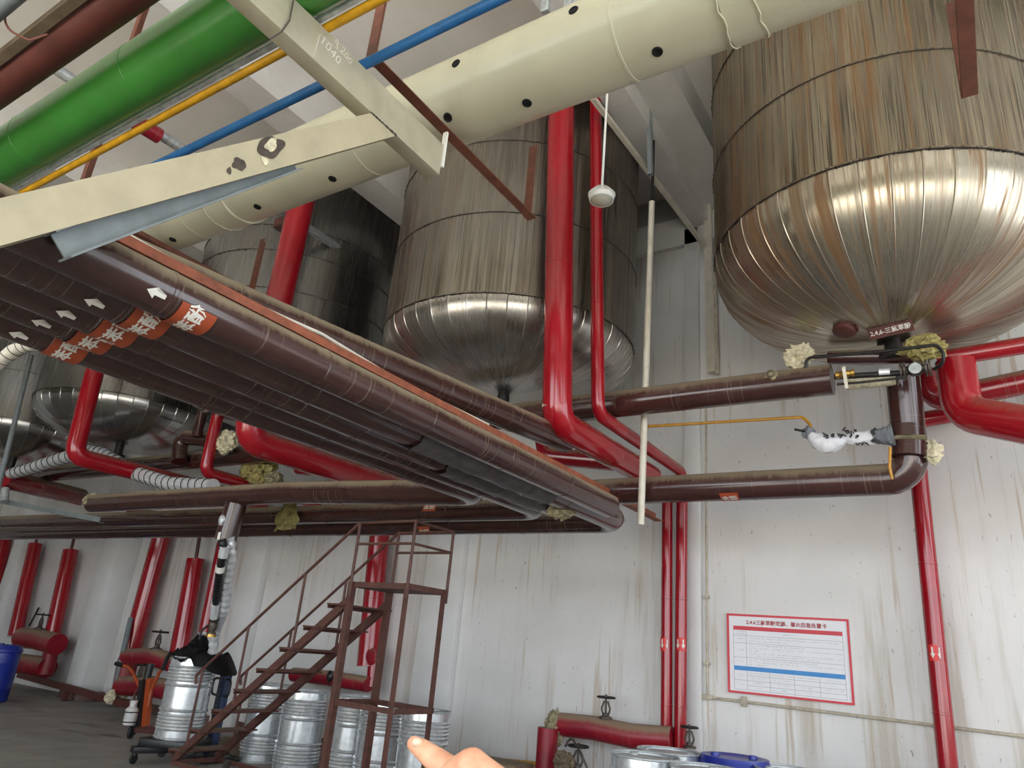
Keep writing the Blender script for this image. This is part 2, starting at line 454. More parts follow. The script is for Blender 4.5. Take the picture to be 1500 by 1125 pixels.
def slice_y(bm, step=0.02):
    ys = [v.co.y for v in bm.verts]
    if not ys: return bm
    y = min(ys) + step
    while y < max(ys):
        bmesh.ops.bisect_plane(bm, geom=bm.verts[:] + bm.edges[:] + bm.faces[:], plane_co=(0, y, 0), plane_no=(0, 1, 0)); y += step
    return bm
def wrap(bm, c, axis, e0, r):
    """bend a flat bm round a pipe: x runs along axis, y along the circumference from direction e0"""
    c, axis, e0 = V3(c), V3(axis).normalized(), V3(e0); e0 = (e0 - axis * e0.dot(axis)).normalized(); e1 = axis.cross(e0)
    for v in bm.verts:
        a = v.co.y / r; rr = r + v.co.z
        v.co = c + axis * v.co.x + (e0 * cos(a) + e1 * sin(a)) * rr
    return bm
def rect_bm(w, h, nx=1, ny=8, x=0, y=0, z=0.0):
    bm = NB(); g = [[bm.verts.new((x - w / 2 + w * i / nx, y - h / 2 + h * j / ny, z)) for j in range(ny + 1)] for i in range(nx + 1)]
    for i in range(nx):
        for j in range(ny): bm.faces.new((g[i][j], g[i + 1][j], g[i + 1][j + 1], g[i][j + 1]))
    return bm
def join(a, b):
    me = bpy.data.meshes.new('tmp'); b.to_mesh(me); b.free(); a.from_mesh(me); bpy.data.meshes.remove(me); return a

# ------------------------------------------------------------------ the setting
D = 8.4            # wall plane
CZ = 7.9           # ceiling soffit
struct('floor', box(NB(), (-22, -8, -0.2), (7.2, D + 0.3, 0)), 'floor')
struct('ground', box(NB(), (-60, -60, -0.3), (60, -8, -0.05)), 'ground')  # unseen pale surface outside, added to bounce sun up onto the ceiling
struct('wall_back', box(NB(), (-22, D, 0), (7.2, D + 0.3, CZ)), 'wall')
struct('wall_left', box(NB(), (-22.3, -8, 0), (-22, D + 0.3, CZ)), 'wall')
bm = NB()
box(bm, (7.0, -8, 0), (7.3, D, 0.9)); box(bm, (7.0, -8, 6.4), (7.3, D, CZ))
for y0, y1 in ((-8, -6.8), (-3.4, -2.6), (0.6, 1.4), (4.4, 5.2)): box(bm, (7.0, y0, 0.9), (7.3, y1, 6.4))
box(bm, (7.0, 7.4, 0.9), (7.3, D, 6.4))
struct('wall_right', bm, 'wall')
bm = NB()
box(bm, (-22, -8.3, 0), (-9.5, -8, CZ)); box(bm, (-9.5, -8.3, 6.6), (7.2, -8, CZ)); box(bm, (-3.0, -8.3, 0), (-2.2, -8, 6.6))  # unseen wall, left part made solid to keep daylight off the far left
struct('wall_front', bm, 'wall')
struct('ceiling', box(NB(), (-22.3, -8.3, CZ), (7.3, D + 0.3, CZ + 0.25)), 'ceiling')
TX = [-0.45, -4.45, -8.45, -12.45, -16.4]; TY, TR = 6.4, 1.46
# beams under the slab run towards the back wall between the tanks; two beams run along the hall
for i, xc in enumerate((1.6, -2.55, -6.45, -10.45, -14.45, -18.45)):
    xl, xr = (WZ(960, 265, 7.25).x, WZ(985, 240, 7.25).x) if i == 1 else (xc - 0.22, xc + 0.22)
    b = struct('ceiling_beam', box(NB(), (xl, -8, 7.25), (xr, D, CZ)), 'concrete')
    if i == 1: struct('ceiling_beam', box(NB(), (xr, 4.4, 7.5), (xr + 0.42, D, CZ)), 'concrete')
struct('wall_ledge', box(NB(), (-22, D - 0.08, 7.0), (7, D, 7.45)), 'concrete')
# pilasters on the back wall
for xa, xb, yf in ((-3.0, -2.8, 8.32), (-6.85, -6.2, 8.28), (-10.95, -10.4, 8.25), (-15.0, -14.45, 7.95), (-18.9, -18.4, 7.95), (1.2, 1.7, 8.3)):
    struct('wall_pillar', box(NB(), (xa, yf, 0), (xb, D, 7.25), 0.01), 'pillar')
    if yf < 8.2:
        struct('wall_pillar_plinth', box(NB(), (xa - 0.05, yf - 0.05, 0), (xb + 0.1, D, 0.16), 0.01), 'plinth')
struct('trim_1', box(NB(), (-14.4, D - 0.02, 0), (7, D, 0.12)), 'plinth')

# ------------------------------------------------------------------ storage tanks
def tank_profile(h):
    pr = [(0.0, -h)]
    for i in range(1, 23):
        a = pi / 2 * i / 22
        e = 2 / 2.25
        pr.append((TR * sin(a) ** e, -h * cos(a) ** e))
    return pr
def make_tank(x, zs, h, shellm, headm, label, seams, ngore=44, seed=0):
    rr = random.Random(seed)
    root = empty('storage_tank', (x, TY, zs - h), 0, label, 'tank', 'stainless tanks in a row under the ceiling')
    # bottom head: gores with a raised seam between neighbours, each gore very slightly out of true
    bm = NB(); uvl = bm.loops.layers.uv.verify(); c = V3((x, TY, zs)); pr = tank_profile(h); FR = (0.0, 0.03, 0.06, 0.36, 0.66, 0.97); sub = 6; seg = ngore * sub
    tilt = [rr.uniform(-0.006, 0.006) for _ in range(ngore)]; rings = []
    for r, z in pr:
        ring = []
        for j in range(seg):
            g, k = divmod(j, sub); a = 2 * pi * (g + FR[k]) / ngore
            q = r
            if r > 0.35:
                q = r * (1 + tilt[g] * (FR[k] - 0.5) * (1 - abs(2 * FR[k] - 1) ** 6))
                if k in (3, 4): q -= 0.0035 * r / TR
                if k == 0: q = r + 0.006
            ring.append(bm.verts.new(c + V3((q * cos(a), q * sin(a), z))))
        rings.append(ring)
    arc = [0.0]
    for i in range(1, len(pr)): arc.append(arc[-1] + math.hypot(pr[i][0] - pr[i-1][0], pr[i][1] - pr[i-1][1]))
    for i in range(len(pr) - 1):
        for j in range(seg):
            k = (j + 1) % seg; f = bm.faces.new((rings[i][j], rings[i + 1][j], rings[i + 1][k], rings[i][k]))
            for lp, (u, v) in zip(f.loops, ((j, i), (j, i + 1), (j + 1, i + 1), (j + 1, i))):
                lp[uvl].uv = (u / seg * 2 * pi * TR, arc[v])
    bmesh.ops.remove_doubles(bm, verts=rings[0], dist=0.01)
    obj('bottom_head', bm, headm, root, sharp=12)
    # shell courses
    zz = [zs] + seams + [CZ]
    pr = []
    for a, b in zip(zz[:-1], zz[1:]): pr += [(TR + 0.006, a - 0.012), (TR + 0.006, a + 0.01), (TR, a + 0.011), (TR, b - 0.013)]
    bm = lathe(NB(), (x, TY, 0), pr, 120)
    obj('shell', bm, shellm, root, sharp=25)
    # riveted seam strips
    for z in zz[:-1]:
        bm = lathe(NB(), (x, TY, z), [(TR + 0.004, -0.014), (TR + 0.011, -0.012), (TR + 0.011, -0.006), (TR + 0.004, -0.004)], 120)
        for j in range(90):
            a = 2 * pi * (j + rr.uniform(-.2, .2)) / 90; p = V3((x + (TR + 0.011) * cos(a), TY + (TR + 0.011) * sin(a), z - 0.009))
            bmesh.ops.create_icosphere(bm, subdivisions=1, radius=0.008, matrix=Matrix.Translation(p))
        obj('seam_strip', bm, 'iron', root)
    # outlet nozzle
    bm = lathe(NB(), (x, TY, zs - h - 0.16), [(0.0, 0), (0.12, 0), (0.12, 0.03), (0.07, 0.03), (0.07, 0.2)], 24)
    obj('outlet_nozzle', bm, 'darksteel', root)
    return root
tank_c = make_tank(TX[0], 5.17, 0.86, 'tank_rusty', 'head_rusty', 'rust-streaked stainless steel tank at the right, with a brown chemical name plate on its belly', [6.08, 7.05], seed=1)
tank_b = make_tank(TX[1], 4.85, 0.58, 'tank_streaked', 'head_streaked', 'grime-streaked stainless tank in the middle, directly behind the tall thick red riser', [5.79, 6.70], seed=2)
tank_a = make_tank(TX[2], 4.85, 0.58, 'tank_clean', 'head_clean', 'dim stainless tank behind the cream pipe, partly hidden by the maroon pipe bundle', [5.79, 6.36, 6.75], seed=3)
make_tank(TX[3], 4.85, 0.58, 'tank_clean', 'head_clean', 'shiny clean stainless tank at left behind the red riser with the angled foot', [5.79, 6.7], 40, seed=4)
make_tank(TX[4], 4.85, 0.58, 'tank_clean', 'head_clean', 'farthest stainless tank, cut by the left edge behind the grey post', [5.79, 6.7], 40, seed=5)
# manhole flange and name plate on the right tank
def tank_hit(px, py, x, zs, h):
    w = ray(px, py); best = None
    for i in range(400, 1200):
        s = i / 100 * 0.8; p = CAM + w * s; r = math.hypot(p.x - x, p.y - TY)
        if p.z < zs and r < TR:
            k = (r / TR) ** 2.25 + (abs(p.z - zs) / h) ** 2.25
            if k <= 1: return p
    return CAM + w * 5.5
hp = tank_hit(1237, 481, TX[0], 5.17, 0.86)
nrm = V3((hp.x - TX[0], hp.y - TY, -1.6)).normalized()
bm = lathe(NB(), hp, [(0.0, 0.05), (0.075, 0.05), (0.09, 0.04), (0.09, 0.0), (0.11, 0.0), (0.11, -0.03)], 26, nrm)
for j in range(10):
    x_, y_, _ = frame_of(nrm); a = 2 * pi * j / 10
    bmesh.ops.create_icosphere(bm, subdivisions=1, radius=0.012, matrix=Matrix.Translation(hp + nrm * 0.0 + (x_ * cos(a) + y_ * sin(a)) * 0.1))
tag(obj('manhole_cover', bm, 'rustred', tank_c), 'red-brown bolted round cover')
pa, pb = tank_hit(1278, 488, TX[0], 5.17, 0.86), tank_hit(1338, 474, TX[0], 5.17, 0.86)
ex = (pb - pa).normalized(); nn = V3((0, -0.86, -0.5)); nn = (nn - ex * nn.dot(ex)).normalized(); ey = nn.cross(ex)
o_ = (pa + pb) / 2 + nn * 0.075; Lp = (pb - pa).length
pl = obj('name_plate', place2d(thicken(rect_bm(Lp * 1.08, 0.095, 6, 2), 0.006), o_, ex, ey), 'rustred', tank_c)
tag(pl, 'brown name plate reading 2,4,6-三氯苯酚')
obj('name_lettering', place2d(text_bm('2,4,6-三氯苯酚', 0.05, 0.001), o_ + nn * 0.009, ex, ey), 'textwhite', pl)
op = tank_hit(1310, 500, TX[0], 5.17, 0.86)
bm = rect_bm(0.26, 0.09, 4, 2); obj('access_opening', place2d(thicken(bm, 0.012), op + V3((0, -0.012, -0.012)), (1, 0, 0), (0, 0.75, 0.6)), 'hole', tank_c)

# ------------------------------------------------------------------ overhead rack
def hit_x(px, py, Y, z, r):
    """point where the sight line meets a pipe that runs along X"""
    w = ray(px, py); a = w.y ** 2 + w.z ** 2; b = -(w.y * Y + w.z * (z - EYE)); c = Y * Y + (z - EYE) ** 2 - r * r
    return CAM + w * ((-b - sqrt(max(0, b * b - a * c))) / a)
BZ = 4.417                                   # top of the rack arm
# the bracket: column (behind the camera's left shoulder), arm, diagonal brace
XB = -2.5
root = empty('pipe_bracket', (XB - 0.05, 0.0, 0), 0, 'cream-grey steel cantilever arm with a scorched diagonal brace carrying the coloured pipes', 'bracket')
obj('column', hbeam(NB(), (XB - 0.05, -0.05, 0), (XB - 0.05, -0.05, CZ), 0.2, 0.2, 0.012, (0, 1, 0)), 'beam', root)
arm = obj('arm', box(NB(), (XB - 0.1, 0.05, BZ - 0.22), (XB, 2.70, BZ), 0.003), 'beam', root)
q = [WX(0, 290, XB), WX(540, 166, XB), WX(572, 201, XB), WX(0, 360, XB)]
def ext(a, b, Y): return a + (b - a) * ((Y - a.y) / (b.y - a.y))
top0, bot0 = ext(q[0], q[1], 0.06), ext(q[3], q[2], 0.06)
topv, botv = ext(q[0], q[1], 0), ext(q[3], q[2], 0)
def upto(a, b, z): return a + (b - a) * ((z - a.z) / (b.z - a.z))
tq = upto(q[0], q[1], BZ - 0.221); bq = upto(q[3], q[2], BZ - 0.221)
bm = NB(); fr = [V3((XB - 0.004, p.y, p.z)) for p in (top0, tq, bq, bot0)]; bk = [p - V3((0.09, 0, 0)) for p in fr]
A = [bm.verts.new(p) for p in fr]; B = [bm.verts.new(p) for p in bk]
for i in range(4): bm.faces.new((A[i], A[(i + 1) % 4], B[(i + 1) % 4], B[i]))
bm.faces.new(A[::-1]); bm.faces.new(B)
brace = obj('brace', bm, 'brace', root)
bm = NB()                                    # weld bead where brace meets arm
for i in range(22):
    t = i / 21; p = fr[1].lerp(fr[2], t) + V3((0.002, 0, 0.001))
    bmesh.ops.create_icosphere(bm, subdivisions=1, radius=rnd.uniform(0.005, 0.009), matrix=Matrix.Translation(p))
obj('weld_bead', bm, 'iron', root)
# scorch marks and chalk
from mathutils import noise as _nz
noise_ = _nz.noise
def blotch(cx, cy, sx, sy, m, name, seed, rot=0.0):
    c = WX(cx, cy, XB); rr = random.Random(seed); bm = NB(); vs = []
    for i in range(48):
        a = 2 * pi * i / 48; k = 1 + 0.4 * noise_(V3((cos(a) * 1.2, sin(a) * 1.2, seed * 3.7))); u, v = sx * k * cos(a), sy * k * sin(a)
        vs.append(bm.verts.new((XB - 0.003 + 0.0012 * (2 if m == 'wool_pale' else 1), c.y + u * cos(rot) - v * sin(rot), c.z + u * sin(rot) + v * cos(rot))))
    bm.faces.new(vs); return obj(name, bm, m, brace)
blotch(397, 215, 0.045, 0.085, 'scorch', 'scorch_mark', 1, -0.5)
blotch(398, 212, 0.022, 0.05, 'wool_pale', 'bare_patch', 2, -0.5)
blotch(388, 235, 0.02, 0.018, 'wool_pale', 'bare_patch', 3)
blotch(351, 240, 0.035, 0.025, 'scorch', 'scorch_mark', 4, 0.6)
blotch(336, 250, 0.012, 0.016, 'scorch', 'scorch_mark', 5)
def chalk(s, px, py, sz, a):
    o = WX(px, py, XB) + V3((0.003, 0, 0)); e = V3((0, cos(a), sin(a))); f = V3((0, -sin(a), cos(a)))
    tag(obj('chalk_mark', place2d(text_bm(s, sz, -0.0006), o, e, f), 'textwhite', arm), 'white chalk figures ' + s)
chalk('1040', 484, 74, 0.075, -0.25); chalk('200', 507, 82, 0.06, -0.3); chalk('0', 493, 62, 0.05, 0)
bm = NB()
def cl(a, b):
    p, q_ = WX(*a, XB) + V3((0.003, 0, 0)), WX(*b, XB) + V3((0.003, 0, 0)); bar(bm, p, q_, 0.004, 0.002)
cl((468, 51), (459, 84)); cl((468, 51), (492, 72)); cl((494, 64), (493, 73)); cl((497, 64), (512, 77)); cl((494, 73), (508, 88))
obj('chalk_line', bm, 'textwhite', arm)
bm = NB(); box(bm, (XB - 0.02, 2.70, BZ - 0.16), (XB + 0.012, 2.715, BZ + 0.10))
tag(obj('end_plate', bm, 'white', root), 'small white plate at the end of the arm')
bm = NB()
for y in (1.95, 2.25): box(bm, (XB - 0.09, y, BZ), (XB - 0.04, y + 0.03, BZ + 0.035))
obj('lug', bm, 'iron', root)
solo('wire', tube([WX(430, 0, XB + 0.012), WX(424, 30, XB + 0.012), WX(412, 47, XB + 0.012), WX(396, 57, XB + 0.012)], 0.004, 0.05, seg=6), 'wire',
     'thin dark wire looped over the cream-grey arm beside the green pipe', 'wire')

# cream insulated pipe along the hall
CY, CPZ, CR = 3.0, 5.066, 0.279
cream = tag(obj('insulated_pipe', pipe([(-16, CY, CPZ), (6.9, CY, CPZ)], CR, 0, 2.05, seg=40, bead=0.003), 'cream'),
            'very thick cream-coloured pipe with small dark holes, highest across the picture', 'pipe')
for x0, x1 in ((hit_x(312, 322, CY, CPZ, CR).x, hit_x(346, 316, CY, CPZ, CR).x), (hit_x(1076, 66, CY, CPZ, CR).x, hit_x(1123, 48, CY, CPZ, CR).x)):
    bm = sweep(NB(), [(x0, CY, CPZ), (x0 + 0.004, CY, CPZ), (x1 - 0.004, CY, CPZ), (x1, CY, CPZ)], [CR + 0.001, CR + 0.009, CR + 0.009, CR + 0.001], 40)
    for x_ in (x0, x1):
        ws = [V3((x_ + rnd.uniform(-0.012, 0.012), CY + (CR + 0.011) * cos(2 * pi * i / 40), CPZ + (CR + 0.011) * sin(2 * pi * i / 40))) for i in range(41)]
        sweep(bm, ws, 0.006, 5)
    tag(obj('sleeve', bm, 'cream', cream), 'wide joint band with crusted white edges')
for px, py in ((668, 93), (840, 15), (772, 151), (963, 76), (487, 262), (377, 303), (253, 351), (656, 172), (303, 263)):
    p = hit_x(px, py, CY, CPZ, CR); n_ = V3((0, p.y - CY, p.z - CPZ)).normalized()
    bm = lathe(NB(), p - n_ * 0.004, [(0.0, 0.004), (0.02, 0.005), (0.026, 0.011), (0.031, 0.009), (0.033, 0.0)], 14, n_)
    obj('plugged_hole', bm, 'hole', cream)

# green, yellow, blue, brown, grey pipes on the arm
g = tag(obj('insulated_pipe', pipe([(-16, 1.53, BZ + 0.178), (6.9, 1.53, BZ + 0.178)], 0.177, 0, 1.35, seg=36), 'green'),
        'thick glossy green pipe crossing the upper left corner', 'pipe')
obj('flat_strap', box(NB(), (-14, 1.665, BZ + 0.02), (6.9, 1.685, BZ + 0.055)), 'galv', g)
solo('pipe', tube([(-16, 1.725, BZ + 0.025), (6.9, 1.725, BZ + 0.025)], 0.024, seg=16), 'yellow', 'thin mustard-yellow pipe running just below the thick green pipe', 'pipe')
solo('pipe', tube([(-16, 2.0, BZ + 0.029), (6.9, 2.0, BZ + 0.029)], 0.0285, seg=16), 'blue', 'thin blue pipe between the yellow pipe and the thick cream pipe', 'pipe')
solo('insulated_pipe', pipe([(-16, 1.12, BZ + 0.102), (6.9, 1.12, BZ + 0.102)], 0.1, 0, 1.6, seg=28), 'brown', 'matt dark brown pipe in the top left corner, above the green one', 'pipe')
bm = NB(); angle(bm, (-16, 0.99, BZ + 0.06), (6.9, 0.99, BZ + 0.06), 0.05, 0.005)
solo('angle_bar', bm, 'wood', 'dusty tan angle bar beside the dark brown pipe in the top left corner', 'bar')
gp = tag(obj('conduit', tube([(-16, 0.83, BZ + 0.06), (6.9, 0.83, BZ + 0.06)], 0.036, seg=16), 'greysteel'), 'lower of the two grey conduits in the extreme top left corner', 'conduit')
for x_ in (-4.3, -5.05): obj('coupling', tube([(x_ - 0.05, 0.83, BZ + 0.06), (x_ + 0.05, 0.83, BZ + 0.06)], 0.046, seg=16), 'greysteel', gp)
solo('conduit', tube([(-16, 0.80, BZ + 0.19), (6.9, 0.80, BZ + 0.19)], 0.026, seg=14), 'greysteel', 'upper thinner grey conduit in the extreme top left corner', 'conduit')
p0 = V3((-3.98, 0.87, BZ + 0.22))
solo('wire', tube([p0 + V3((0.15, -0.05, 0.02)), p0 + V3((-0.05, -0.04, -0.09)), p0 + V3((-0.12, 0.02, -0.19)), p0 + V3((-0.05, 0.12, -0.22)), p0 + V3((0.12, 0.14, -0.24))], 0.006, 0.06, seg=6), 'wirered',
     'reddish wire end dangling from the grey conduit over the dark brown pipe', 'wire')

# rust-primed hangers that carry the cream pipe
def hanger(x, label):
    r = empty('pipe_hanger', (x, 2.19, 4.68), 0, label, 'hanger', 'rusty angle-iron hangers under the cream pipe')
    z = CPZ - CR - 0.045
    obj('crossbar', angle(NB(), (x, 2.16, z), (x, 3.99, z), 0.075, 0.007, fx=-1), 'hangerrust', r)
    for y in (2.19, 3.96):
        obj('upright', angle(NB(), (x - 0.01, y, z - 0.035), (x - 0.01, y, CZ if y < 3 else CPZ + CR + 0.02), 0.07, 0.007, (0, 1, 0)), 'hangerrust', r)
    return r
hanger(-2.66, 'rusty angle hanger under the cream pipe, tip pointing at the thick red riser')
hanger(0.24, 'red-brown angle hanger hanging in front of the rust-streaked tank, top right')
hanger(-5.98, 'dark rusty angle hanger left of the thick red riser, behind the bundle')

# galvanised pipe towards the wall, its bracket, ceiling bits
ga = W(430, 320, 4.9)
pa, pb = WX(70, 94, ga.x), W(576, 416, 7.4)
gv = tag(obj('sprinkler_pipe', tube([pa, ga, pb], 0.055, 0, seg=18), 'galv'), 'galvanised pipe slanting from the ceiling at left past the thick red riser', 'pipe')
gc = WX(218, 190, ga.x); dd = (ga - pa).normalized()
tag(obj('coupling', tube([gc - dd * 0.2, gc + dd * 0.12], 0.085, seg=18), 'reddull', gv), 'red pipe coupling')
bc = W(424, 318, 4.9)
bm = NB(); box(bm, bc + V3((-0.16, -0.09, -0.16)), bc + V3((0.16, -0.08, -0.04))); box(bm, bc + V3((-0.16, -0.09, -0.17)), bc + V3((0.16, 0.09, -0.155)))
box(bm, bc + V3((-0.16, 0.08, -0.16)), bc + V3((0.16, 0.09, -0.04)))
r = tag(obj('pipe_clamp', bm, 'rustred'), 'small rusty channel clamp on the galvanised pipe at the thick red riser', 'clamp')
obj('u_bolt', torus(NB(), bc, dd, 0.07, 0.008, 24, 6), 'galv', r)
bm = tube([W(375, 165, 4.0), W(394, 100, 4.0), W(415, 88, 4.0), W(470, 62, 4.0)], 0.012, 0.06, seg=8)
for px, py in ((391, 128), (378, 155)):
    p = W(px, py, 4.0); box(bm, p - V3((0.025, 0.015, 0.012)), p + V3((0.025, 0.015, 0.012)))
solo('conduit', bm, 'pvc', 'thin pale cable conduit on the ceiling between the yellow and the blue pipe', 'conduit')
for px, py in ((800, 6), (833, 4)):
    p = W(px, py, 3.3); bm = box(NB(), p + V3((-0.03, -0.02, -0.08)), V3((p.x + 0.03, p.y + 0.02, CZ)), 0.004)
    solo('strut_channel', bm, 'galv', 'grey ceiling strut end above the cream pipe, %s of the two' % ('left' if px < 820 else 'right'), 'strut')
# lamp
lp = W(881, 292, 4.8)
r = empty('pendant_lamp', lp, 0, 'white dome lamp with ribbed housing hanging on a thin rod beside the red risers', 'lamp')
obj('rod', tube([lp + V3((0, 0, 0.1)), V3((lp.x + 0.015, lp.y, CZ))], 0.011, seg=10), 'white', r)
bm = lathe(NB(), lp, [(0.0, 0.115), (0.022, 0.115), (0.03, 0.1), (0.07, 0.085), (0.105, 0.04), (0.112, 0.01), (0.108, -0.012), (0.098, -0.016), (0.098, -0.006)], 36)
for j in range(28):
    a = 2 * pi * j / 28; e = V3((cos(a), sin(a), 0)); bar(bm, lp + e * 0.055 + V3((0, 0, 0.1)), lp + e * 0.113 + V3((0, 0, 0.036)), 0.005, 0.03)
obj('housing', bm, 'white', r)
obj('glass', lathe(NB(), lp, [(0.0, -0.035), (0.04, -0.032), (0.08, -0.02), (0.097, -0.008)], 32), 'glassdirty', r)
# grey channel and white plastic pole in front of the wall between the two big tanks
pt = WZ(951, 163, 7.5); pb = W(953, 256, pt.y)
solo('strut_channel', channel(NB(), pt, pb, 0.05, 0.05, 0.005, (0, -1, 0)), 'greysteel', 'short blue-grey strut channel hanging just above the white plastic pole', 'strut')
pt, pb = W(955, 296, 6.42), W(938.5, 769, 6.42)
r = empty('plastic_pole', pb, 0, 'slender off-white plastic pole hanging beside the middle tank and ending in mid-air', 'pole')
obj('tube', sweep(NB(), [pb, pb + V3((0, 0, 0.01)), pt], [0.031, 0.034, 0.034], 18), 'pvc', r)
obj('inner_rod', tube([pt - V3((0, 0, .05)), W(956, 262, 6.42), V3((W(956, 262, 6.42).x, 6.42, 7.5))], 0.018, 0, seg=10), 'darksteel', r)

# ------------------------------------------------------------------ maroon bundle running towards the wall
def hit_y(px, py, X, z, r):
    w = ray(px, py); a = w.x ** 2 + w.z ** 2; b = -(w.x * X + w.z * (z - EYE)); c = X * X + (z - EYE) ** 2 - r * r
    return CAM + w * ((-b - sqrt(max(0, b * b - a * c))) / a)
BR, BZZ = 0.118, 2.82
BX = [-2.74] + [-2.725 - 0.245 * k for k in range(1, 5)]
BZL = [2.812] + [2.82] * 4
BRL = [0.101, 0.118, 0.118, 0.105, 0.118]
Y0 = 0.55
bl = ['outermost pipe of the maroon bundle, nearest the orange bar, cut off square before the wall',
      'second maroon bundle pipe from the orange bar, turning left into the lowest long header',
      'third maroon bundle pipe from the orange bar, middle of the five',
      'fourth maroon bundle pipe from the orange bar, turning left into a thin dark header',
      'fifth maroon bundle pipe, lowest edge of the bundle, turning left into a dusty header']
paths = [[(BX[0], Y0, BZL[0]), (BX[0], 5.72, BZL[0])],
         [(BX[1], Y0, BZZ), (BX[1], 6.42, BZZ), (-17.5, 6.42, BZZ)],
         [(BX[2], Y0, BZZ), (BX[2], 5.55, BZZ)],
         [(BX[3], Y0, BZZ), (BX[3], 5.78, BZZ), (-16, 5.78, 2.9)],
         [(BX[4], Y0, BZZ), (BX[4], 5.12, BZZ + 0.02), (-6.2, 5.12, 2.94), (-10.25, 5.12, 2.95)]]
bundle = []
for i, p in enumerate(paths):
    o = tag(obj('maroon_pipe', pipe(p, BRL[i], 0.2, 0.9, seg=32, jitter=0.0015), 'maroon'), bl[i], 'pipe', 'maroon pipes of the low bundle')
    bundle.append(o)
E0 = V3((0.93, 0, -0.37))
def pipe_label(pi_, px, py, s, two):
    X, ZZ, BR = BX[pi_], BZL[pi_], BRL[pi_]; h = hit_y(px, py, X, ZZ, BR); e = V3((h.x - X, 0, h.z - ZZ)).normalized(); c = V3((X, h.y, ZZ)); ax = (0, -1, 0)
    par = bundle[pi_]
    ln, of = (0.21, 0.0) if two else (0.27, -0.045)
    d = wrap(rect_bm(0.165, ln, 1, 14, 0, of), c, ax, e, BR + 0.004)
    d = tag(obj('pipe_label', d, 'decal', par), 'rust-orange label with white characters ' + s)
    t = text_bm(s, 0.083, 0.0022)
    for v in t.verts: v.co = V3((v.co.y, v.co.x + (0 if two else -0.06), 0.0))
    slice_y(t, 0.014)
    obj('lettering', wrap(t, c, ax, e, BR + 0.0065), 'textwhite', d)
for i, px, py, s in ((0, 276, 475, '三氯苯酚'), (1, 214, 477, '苯酚'), (2, 172, 487, '三氯苯酚'), (3, 136, 500, '三氯苯酚'), (4, 100, 513, '苯酚')):
    pipe_label(i, px, py, s, len(s) == 2)
def arrow(i, px, py):
    X, ZZ, BR = BX[i], BZL[i], BRL[i]; e = V3((0.85, 0, -0.52)) if i == 0 else V3((0.52, 0, -0.85))
    q_ = V3((X, 0, ZZ)) + e * BR; w = ray(px, py); c = V3((X, w.y / w.x * q_.x - (0.0 if i == 0 else 0.15), ZZ))
    bm = NB(); pts = [(-.042, -.009), (.002, -.009), (.002, -.026), (.04, 0), (.002, .026), (.002, .009), (-.042, .009)]
    bm.faces.new([bm.verts.new((a, b, 0)) for a, b in pts]); bmesh.ops.triangulate(bm, faces=bm.faces); slice_y(bm, 0.012)
    obj('flow_arrow', wrap(bm, c, (0, -1, 0), e, BR + 0.004), 'textwhite', bundle[i])
for a in ((0, 222, 451), (1, 190, 462), (2, 150, 470), (3, 113, 482), (4, 80, 495)): arrow(*a)
# grey plastic sheet wrapped round the second and third pipe
from mathutils import noise as mnoise
def sheet(X, y0, y1, r, seed):
    bm = NB(); g = []
    n, m = 26, 12
    for i in range(n + 1):
        row = []
        for j in range(m + 1):
            a = radians(-150 + 170 * j / m); y = y0 + (y1 - y0) * i / n
            k = r + 0.012 * mnoise.noise(V3((y * 5, a * 2, seed))) + 0.006 * mnoise.noise(V3((y * 14, a * 5, seed)))
            row.append(bm.verts.new((X + k * cos(a), y + 0.06 * mnoise.noise(V3((a * 2, i, seed))) * (i in (0, n)), BZZ + k * sin(a))))
        g.append(row)
    for i in range(n):
        for j in range(m): bm.faces.new((g[i][j], g[i + 1][j], g[i + 1][j + 1], g[i][j + 1]))
    bmesh.ops.solidify(bm, geom=bm.faces[:], thickness=0.003)
    return bm
tag(obj('plastic_wrap', sheet(BX[1], 3.3, 5.0, BR + 0.016, 3), 'vinyl', bundle[1]), 'crumpled grey plastic wrapping')
tag(obj('plastic_wrap', sheet(BX[2], 3.9, 5.3, BR + 0.016, 8), 'vinyl', bundle[2]), 'crumpled grey plastic wrapping')
# support beam under the bundle at the left, torn insulation on it
pa, pb = WX(84, 361, XB - 0.05), WX(428, 236, XB - 0.05)
solo('support_beam', hbeam(NB(), pa, pb, 0.085, 0.1, 0.008), 'greysteel', 'dark grey steel strut close below the scorched cream brace, over the bundle', 'beam')
solo('torn_insulation', lump(W(45, 378, 1.12), 0.05, 0.05, 0.035, 0.6, 3, 5, 14), 'wool_grey', 'small torn tuft of insulation at the left end of the maroon bundle', 'insulation')
solo('wire', tube([W(2, 345, .95), W(30, 352, .95), W(55, 350, .95), W(80, 362, .95)], 0.003, 0.03, seg=6), 'wire', 'thin pale tie wire looped on the grey steel beam at left', 'wire')
# dusty maroon pipe and orange bar above the bundle
solo('maroon_pipe', pipe([(-3.38, 1.2, 3.17), W(829, 646, 5.72)], 0.112, 0, 1.0, seg=30, jitter=0.0015), 'maroon', 'dust-topped maroon pipe just above the rusty orange bar, in front of the middle tank', 'pipe')
solo('angle_bar', angle(NB(), (-3.08, 1.1, 3.13), (-3.08, 7.75, 3.11), 0.095, 0.007, fx=-1), 'orange', 'long rusty orange angle bar lying above the maroon bundle', 'bar')
solo('wire', tube([(-3.17, 1.4, 3.2), (-3.2, 2.0, 3.19), (-3.16, 2.6, 3.21), (-3.22, 3.4, 3.2), (-3.18, 4.4, 3.2)], 0.011, 0.2, seg=7), 'pvc', 'pale cable lying along the rusty orange bar', 'cable')

